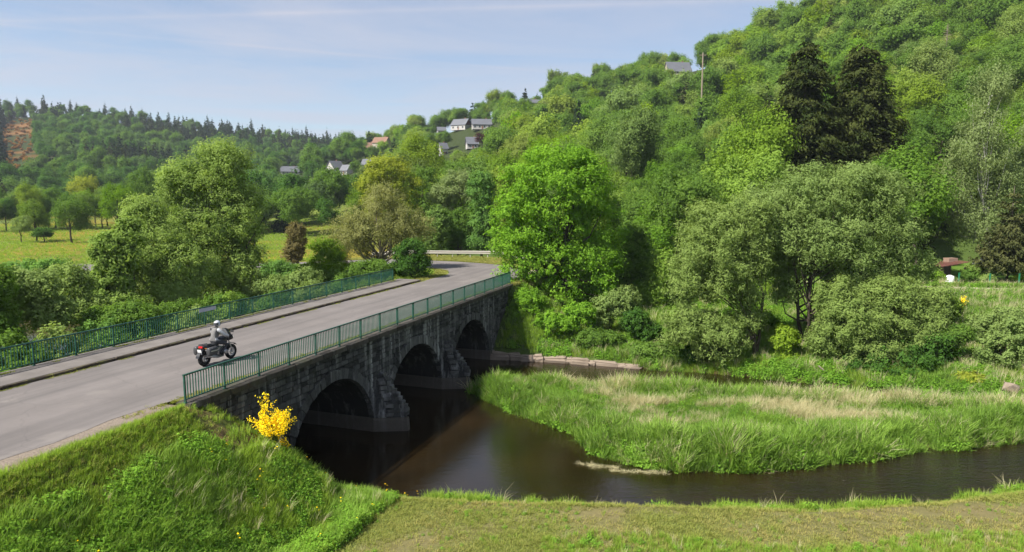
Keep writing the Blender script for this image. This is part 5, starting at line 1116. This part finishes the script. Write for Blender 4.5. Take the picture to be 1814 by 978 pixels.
M_GPOST = plain('green_fence_post', (0.02, 0.16, 0.08), 0.5, 0.3)
for px, lab in ((1699, 'green garden fence post nearer the shed'), (1754, 'green garden fence post below the birch'), (1806, 'green garden fence post at the picture edge')):
    x, y, z = atY(px, 66.5); fp = thing('fence_post', lab, 'post', (x, y, z-0.1), 0, 'garden fence posts'); MB().box((0, 0, 0.75), (0.10, 0.10, 1.5)).build('shaft', M_GPOST, fp); MB().box((0, 0, 1.52), (0.13, 0.13, 0.05)).build('cap', M_GPOST, fp)
for i, (px, Y, hw, hh, py, lab, kd) in enumerate([(1665, 68.5, 14, 14, 490, 'clipped green bush before the garden shed', 'spring'), (1722, 70, 18, 12, 487, 'low round bush at the foot of the birch', 'mid'), (1755, 69, 14, 11, 493, 'round olive bush on the garden lawn', 'willow'), (1735, 72, 24, 14, 478, 'broad bush behind the birch foot', 'spring'), (1812, 70, 14, 13, 488, 'garden bush at the picture edge', 'yellow'), (1640, 66, 22, 22, 480, 'bush between the domed willow and the shed', 'mid')]):
    ptree('garden_bush', lab, 'shrub', px, Y, [(px, py, hw, hh, 0), (px+hw*0.4, py+3, hw*0.6, hh*0.7, 0)], kd, 40, 0.35, 3500, 0.17, 0.11, 950+i, trunk_r=0.05, stems=2, n_limb=4)
# pale boulder and fallen branch at the back channel
bl = rough_box(1, M_PALE, 'boulder', 0.18, 0.22)[0]; x, y, z = atY(1808, 41.5); tag(link('boulder', bl, None, (x, y, z+0.25), (0.1, 0.2, 0.6), (1.1, 0.8, 0.7)), 'pale boulder at the picture edge beside the back channel', 'boulder')
x, y, z = atY(1478, 45.2); dwd = tag(MB().tube([(x-0.6, y+0.3, 1.1), (x, y, 0.55), (x+0.9, y-0.4, 0.1)], [0.05, 0.06, 0.03], 6).build('fallen_branch', M_TWIG), 'bare pale fallen branch leaning into the back channel', 'branch')

# ------------------------------------------------------------------ motorcycle and rider
M_TYRE = plain('tyre_rubber', (0.018, 0.018, 0.018), 0.85, 0.2); M_BLACK = plain('black_paint', (0.02, 0.02, 0.022), 0.3, 0.5, 0, 0.2); M_DARK = plain('dark_plastic', (0.035, 0.035, 0.037), 0.6, 0.3)
M_STEEL = plain('bike_metal', (0.42, 0.42, 0.43), 0.35, 0.5, 0.8, 0.1); M_PLATE = plain('number_plate', (0.82, 0.82, 0.80), 0.4, 0.4, 0, 0.03); M_LAMP = plain('red_lens', (0.55, 0.015, 0.02), 0.2, 0.5, 0, 0.1); M_AMB = plain('amber_lens', (0.6, 0.2, 0.02), 0.25, 0.5)
M_SCREEN = plain('tinted_screen', (0.10, 0.11, 0.12), 0.12, 0.5); M_PAN = plain('pannier_shell', (0.045, 0.045, 0.047), 0.45, 0.4)
BIKE_U, BIKE_N = 5.2, -3.25; BA = BRZ-0.03
bp = BW(BIKE_U, BIKE_N, DECK)
bike = thing('motorcycle', 'black touring motorcycle with side cases riding across the bridge', 'motorcycle', bp, BA)
def wheel(xc, rad, wdt, name):
    w_ = MB().torus((xc, 0, rad), rad-wdt*0.62, wdt*0.62, wdt*0.62, 36, 10).build('wheel', M_TYRE, bike, True)
    rm = MB().torus((xc, 0, rad), rad-wdt*1.2, wdt*0.4, 0.018, 36, 8).build('rim', M_STEEL, w_, True)
    sp = MB(); sp.tube([(xc, -0.09, rad), (xc, 0.09, rad)], 0.045, 10)
    for k in range(10):
        a = k*math.pi/5; sp.tube([(xc+0.03*math.cos(a), 0.03*(-1)**k, rad+0.03*math.sin(a)), (xc+(rad-wdt*1.2)*math.cos(a+.1), 0, rad+(rad-wdt*1.2)*math.sin(a+.1))], 0.009, 5)
    sp.build('spokes', M_STEEL, w_)
    MB().torus((xc, -0.075, rad), 0.115, 0.004, 0.03, 24, 6).build('brake_disc', M_STEEL, w_)
wheel(-0.74, 0.33, 0.15, 'rear'); wheel(0.80, 0.335, 0.12, 'front')
def ell(mb, secs, n=12):
    """rounded body lofted along x: (x, zc, half width, half height)"""
    mb.loft([[(x, hw*math.copysign(abs(math.cos(a))**0.75, math.cos(a)), zc+hh*math.copysign(abs(math.sin(a))**0.75, math.sin(a))) for a in [2*math.pi*k/n for k in range(n)]] for x, zc, hw, hh in secs]); return mb
ell(MB(), [(0.02, 0.93, 0.12, 0.10), (0.12, 0.96, 0.17, 0.14), (0.34, 0.98, 0.18, 0.15), (0.48, 0.95, 0.13, 0.12), (0.54, 0.92, 0.07, 0.07)]).build('fuel_tank', M_BLACK, bike, True)
ell(MB(), [(-0.62, 0.90, 0.10, 0.045), (-0.50, 0.88, 0.14, 0.055), (-0.25, 0.84, 0.16, 0.06), (0.0, 0.83, 0.13, 0.06), (0.08, 0.86, 0.09, 0.05)]).build('seat', M_DARK, bike, True)
ell(MB(), [(-0.88, 0.86, 0.06, 0.03), (-0.80, 0.85, 0.10, 0.06), (-0.5, 0.80, 0.12, 0.07), (-0.2, 0.76, 0.10, 0.07)]).build('tail', M_BLACK, bike, True)
e = MB(); e.box((0.12, 0, 0.52), (0.36, 0.34, 0.34)); e.tube([(0.18, -0.36, 0.47), (0.18, -0.30, 0.48), (0.18, 0.30, 0.48), (0.18, 0.36, 0.47)], [0.085, 0.11, 0.11, 0.085], 12); e.box((0.05, 0, 0.30), (0.42, 0.24, 0.14)); e.build('engine', M_STEEL, bike)
f = MB()
for s in (-1, 1): f.tube([(0.52, s*0.09, 0.86), (0.2, s*0.17, 0.72), (-0.1, s*0.14, 0.55), (-0.15, s*0.12, 0.38)], 0.022, 6); f.tube([(-0.05, s*0.13, 0.72), (-0.45, s*0.12, 0.76), (-0.8, s*0.09, 0.82)], 0.018, 6)
f.build('frame', M_BLACK, bike)
MB().tube([(-0.12, -0.10, 0.38), (-0.45, -0.12, 0.35), (-0.74, -0.11, 0.33)], [0.05, 0.045, 0.04], 8).build('swingarm', M_BLACK, bike)
fk = MB()
for s in (-1, 1): fk.tube([(0.80, s*0.10, 0.335), (0.68, s*0.10, 0.66), (0.55, s*0.10, 1.0)], [0.03, 0.03, 0.026], 8)
fk.build('fork', M_STEEL, bike)
MB().loft([[(0.80+0.40*math.cos(a), y, 0.335+0.40*math.sin(a)) for y in (-0.075, 0.075)]+[(0.80+0.385*math.cos(a), y, 0.335+0.385*math.sin(a)) for y in (0.07, -0.07)] for a in [R(40+14*k) for k in range(9)]]).build('front_mudguard', M_BLACK, bike)
MB().loft([[(-0.74+0.40*math.cos(a), y, 0.33+0.40*math.sin(a)) for y in (-0.09, 0.09)]+[(-0.74+0.385*math.cos(a), y, 0.33+0.385*math.sin(a)) for y in (0.08, -0.08)] for a in [R(70+14*k) for k in range(8)]]).build('rear_mudguard', M_BLACK, bike)
ell(MB(), [(0.46, 1.0, 0.10, 0.12), (0.58, 1.02, 0.22, 0.15), (0.70, 1.02, 0.22, 0.15), (0.82, 0.98, 0.16, 0.11), (0.90, 0.94, 0.07, 0.05)]).build('fairing', M_BLACK, bike, True)
MB().loft([[(0.74-0.12*k/4*1.4, (0.20-0.03*k/4)*math.cos(math.pi*j/6), 1.10+0.34*k/4-0.0*j+0) if False else (0.76-0.20*k/4-0.06*abs(math.cos(math.pi*j/6)), (0.20-0.03*k/4)*math.cos(math.pi*j/6), 1.10+0.34*k/4) for j in range(7)] for k in range(5)], False).build('windscreen', M_SCREEN, bike, True)
hb = MB(); hb.tube([(0.40, -0.42, 1.12), (0.47, -0.28, 1.15), (0.52, -0.1, 1.10), (0.52, 0.1, 1.10), (0.47, 0.28, 1.15), (0.40, 0.42, 1.12)], 0.016, 7); hbar = hb.build('handlebar', M_DARK, bike)
for s in (-1, 1):
    MB().tube([(0.46, s*0.30, 1.145), (0.40, s*0.43, 1.118)], 0.024, 8).build('grip', M_TYRE, hbar)
    ell(MB(), [(0.52, 1.13, 0.02, 0.05), (0.56, 1.13, 0.05, 0.09), (0.58, 1.13, 0.03, 0.05)], 10).build('hand_guard', M_DARK, bike).location = (-0.06, s*0.40, -0.02)
    m_ = MB(); m_.tube([(0.50, s*0.26, 1.15), (0.52, s*0.34, 1.30)], 0.008, 5); m_.box((0.52, s*0.39, 1.33), (0.035, 0.15, 0.09)); m_.build('mirror', M_DARK, bike)
    pn = ell(MB(), [(-0.88, 0.66, 0.09, 0.15), (-0.85, 0.66, 0.12, 0.19), (-0.42, 0.67, 0.12, 0.19), (-0.39, 0.67, 0.09, 0.15)]).build('pannier', M_PAN, bike, True); pn.location = (0, s*0.36, 0)
    MB().box((-0.63, s*0.125, 0.70), (0.40, 0.012, 0.05)).build('pannier_trim', M_STEEL, pn)
    MB().tube([(-0.80, s*0.12, 0.80), (-0.81, s*0.22, 0.80)], 0.02, 8).build('indicator', M_AMB, bike)
    fp_ = MB().tube([(-0.08, s*0.14, 0.36), (-0.08, s*0.30, 0.36)], 0.018, 6).build('foot_peg', M_DARK, bike)
rk = MB()
for s in (-1, 1): rk.tube([(-0.45, s*0.11, 0.93), (-0.92, s*0.11, 0.96), (-0.96, s*0.04, 0.96)], 0.012, 6)
for q in (-0.6, -0.75, -0.9): rk.tube([(q, -0.11, 0.945), (q, 0.11, 0.945)], 0.010, 5)
rk.build('luggage_rack', M_DARK, bike)
MB().box((-0.905, 0, 0.86), (0.05, 0.20, 0.07)).build('tail_light', M_LAMP, bike)
MB().box((-0.98, 0, 0.66), (0.012, 0.21, 0.21), 0, Matrix.Rotation(-0.25, 4, 'Y')).build('number_plate', M_PLATE, bike)
MB().tube([(-0.90, 0, 0.82), (-0.97, 0, 0.62)], 0.02, 6).build('plate_bracket', M_DARK, bike)
MB().tube([(0.2, -0.16, 0.30), (-0.1, -0.19, 0.28), (-0.35, -0.22, 0.36), (-0.80, -0.25, 0.47)], [0.028, 0.03, 0.055, 0.06], 10).build('exhaust', M_STEEL, bike, True)
MB().tube([(0.90, 0, 0.98), (0.925, 0, 0.98)], [0.09, 0.08], 14).build('headlight', M_PLATE, bike)

def rider():
    P_ = [('pelvis', (-0.16, 0, 0.98), .150), ('belly', (-0.13, 0, 1.14), .150), ('chest', (-0.06, 0, 1.36), .165), ('collar', (-0.02, 0, 1.49), .105), ('neck', (0.02, 0, 1.58), .062), ('head', (0.06, 0, 1.70), .085)]
    E_ = [(0, 1), (1, 2), (2, 3), (3, 4), (4, 5)]
    for s in (-1, 1):
        b0 = len(P_)
        P_ += [('sh', (-0.03, s*0.20, 1.46), .085), ('el', (0.13, s*0.36, 1.24), .062), ('wr', (0.36, s*0.385, 1.15), .045), ('hand', (0.42, s*0.375, 1.135), .040)]
        E_ += [(3, b0), (b0, b0+1), (b0+1, b0+2), (b0+2, b0+3)]
        b1 = len(P_)
        P_ += [('hip', (-0.12, s*0.12, 0.95), .120), ('thigh', (0.12, s*0.22, 0.88), .098), ('knee', (0.33, s*0.26, 0.78), .078), ('calf', (0.14, s*0.26, 0.58), .070), ('ankle', (-0.08, s*0.24, 0.42), .052), ('toe', (0.12, s*0.25, 0.375), .042)]
        E_ += [(0, b1)]+[(b1+k, b1+k+1) for k in range(5)]
    me = bpy.data.meshes.new('body'); me.from_pydata([p[1] for p in P_], E_, []); me.update()
    m, t, b_ = mat('rider_clothes', 0.75, 0.25); tcd = N(t, 'ShaderNodeTexCoord'); sp = N(t, 'ShaderNodeSeparateXYZ'); L(t, tcd.outputs['Object'], sp.inputs[0])
    k1 = M(t, 'GREATER_THAN', sp.outputs['Z'], 1.0); ax = M(t, 'ABSOLUTE', sp.outputs['Y']); k2 = M(t, 'LESS_THAN', sp.outputs['X'], 0.31)
    band = M(t, 'MULTIPLY', M(t, 'GREATER_THAN', ax, 0.145), M(t, 'GREATER_THAN', sp.outputs['Z'], 1.05)); bl_ = M(t, 'LESS_THAN', sp.outputs['Z'], 0.5)
    jk = mixc(t, band, (0.16, 0.155, 0.15), (0.42, 0.43, 0.45)); c = mixc(t, k1, (0.045, 0.045, 0.05), jk); c = mixc(t, M(t, 'SUBTRACT', 1.0, k2), c, (0.02, 0.02, 0.02)); c = mixc(t, bl_, c, (0.015, 0.015, 0.015))
    k3 = M(t, 'GREATER_THAN', sp.outputs['Z'], 1.56); c = mixc(t, k3, c, (0.03, 0.03, 0.03)); L(t, c, b_.inputs['Base Color']); bump(t, b_, noise(t, 18, 4), 0.5, 0.02)
    me.materials.append(m)
    root = thing('person', 'person in grey and white riding jacket and helmet, sitting astride the motorcycle', 'person', bp, BA)
    o = link('body', me, root); o.modifiers.new('skin', 'SKIN').use_smooth_shade = True
    bpy.context.view_layer.update()
    sv = me.skin_vertices[0].data if len(me.skin_vertices) else None
    if sv is None:
        bm = bmesh.new(); bm.from_mesh(me); bm.verts.layers.skin.verify(); bm.to_mesh(me); bm.free(); sv = me.skin_vertices[0].data
    for i, p in enumerate(P_):
        r_ = p[2]; sv[i].radius = (r_, r_)
    for i in range(len(P_)): sv[i].use_root = (i == 0)
    sub = o.modifiers.new('smooth', 'SUBSURF'); sub.levels = 2; sub.render_levels = 2
    # helmet: shell, visor, chin bar
    M_HEL = plain('helmet_shell', (0.50, 0.52, 0.57), 0.25, 0.5, 0, 0.08); M_VIS = plain('helmet_visor', (0.02, 0.02, 0.025), 0.08, 0.6); M_HB = plain('helmet_dark_panel', (0.06, 0.06, 0.07), 0.3, 0.5)
    hc = Vector((0.075, 0, 1.715)); rings = []
    for k in range(11):
        ph = -math.pi/2+math.pi*(k+0.35)/11.2; rings.append([(hc.x+0.155*math.cos(ph)*math.cos(a)*(1.08 if math.cos(a) > 0 else 1)+(0.02 if ph < -0.3 else 0), hc.y+0.128*math.cos(ph)*math.sin(a), hc.z+0.145*math.sin(ph)) for a in [2*math.pi*j/18 for j in range(18)]])
    he = MB(); he.loft(rings); hm = he.build('helmet', M_HEL, root, True)
    vz = []
    for k in range(5): vz.append([(hc.x+0.163*math.cos(a)*1.06, 0.134*math.sin(a), hc.z-0.035+0.085*k/4) for a in [R(-68+136*j/10) for j in range(11)]])
    MB().loft(vz, False).build('visor', M_VIS, hm, True)
    bk = []
    for k in range(5): bk.append([(hc.x-0.159*math.cos(a)*math.cos(0.35*(k-2)/2), 0.131*math.sin(a), hc.z-0.06+0.12*k/4) for a in [R(-72+144*j/8) for j in range(9)]])
    MB().loft(bk, False).build('helmet_panel', M_HB, hm, True)
    M_GLV = plain('glove_leather', (0.02, 0.02, 0.02), 0.7, 0.2)
    for s in (-1, 1):
        gl = MB(); w0 = Vector((0.375, s*0.385, 1.15)); gl.box(w0+Vector((0.03, 0, -0.005)), (0.09, 0.085, 0.035), s*0.3)
        for k, ln in enumerate((0.085, 0.095, 0.09, 0.072)):
            yy = s*(0.345+0.022*k); x0 = 0.425-0.012*k; gl.tube([(x0-0.01, yy, 1.155), (x0+0.025, yy, 1.158), (x0+0.042, yy, 1.135), (x0+0.03, yy, 1.105), (x0+0.005, yy, 1.095)], [0.010, 0.010, 0.0095, 0.009, 0.008][:5], 6)
        gl.tube([(0.385, s*0.345, 1.14), (0.405, s*0.325, 1.115), (0.43, s*0.325, 1.10)], [0.012, 0.011, 0.009], 6); gl.build('glove', M_GLV, root, True)
rider()

# ------------------------------------------------------------------ summer haze of the valley
mh = bpy.data.materials.new('valley_haze'); mh.use_nodes = True; t = mh.node_tree; t.nodes.clear()
ho = N(t, 'ShaderNodeOutputMaterial'); pv_ = N(t, 'ShaderNodeVolumePrincipled'); pv_.inputs['Color'].default_value = (0.82, 0.90, 1.0, 1); pv_.inputs['Density'].default_value = 0.00014; pv_.inputs['Anisotropy'].default_value = 0.2
L(t, pv_.outputs[0], ho.inputs['Volume'])
hz_ = MB().box((0, 650, 98), (3400, 1800, 206)).build('haze', mh); tag(hz_, 'thin pale summer haze filling the valley', None, None, 'stuff')
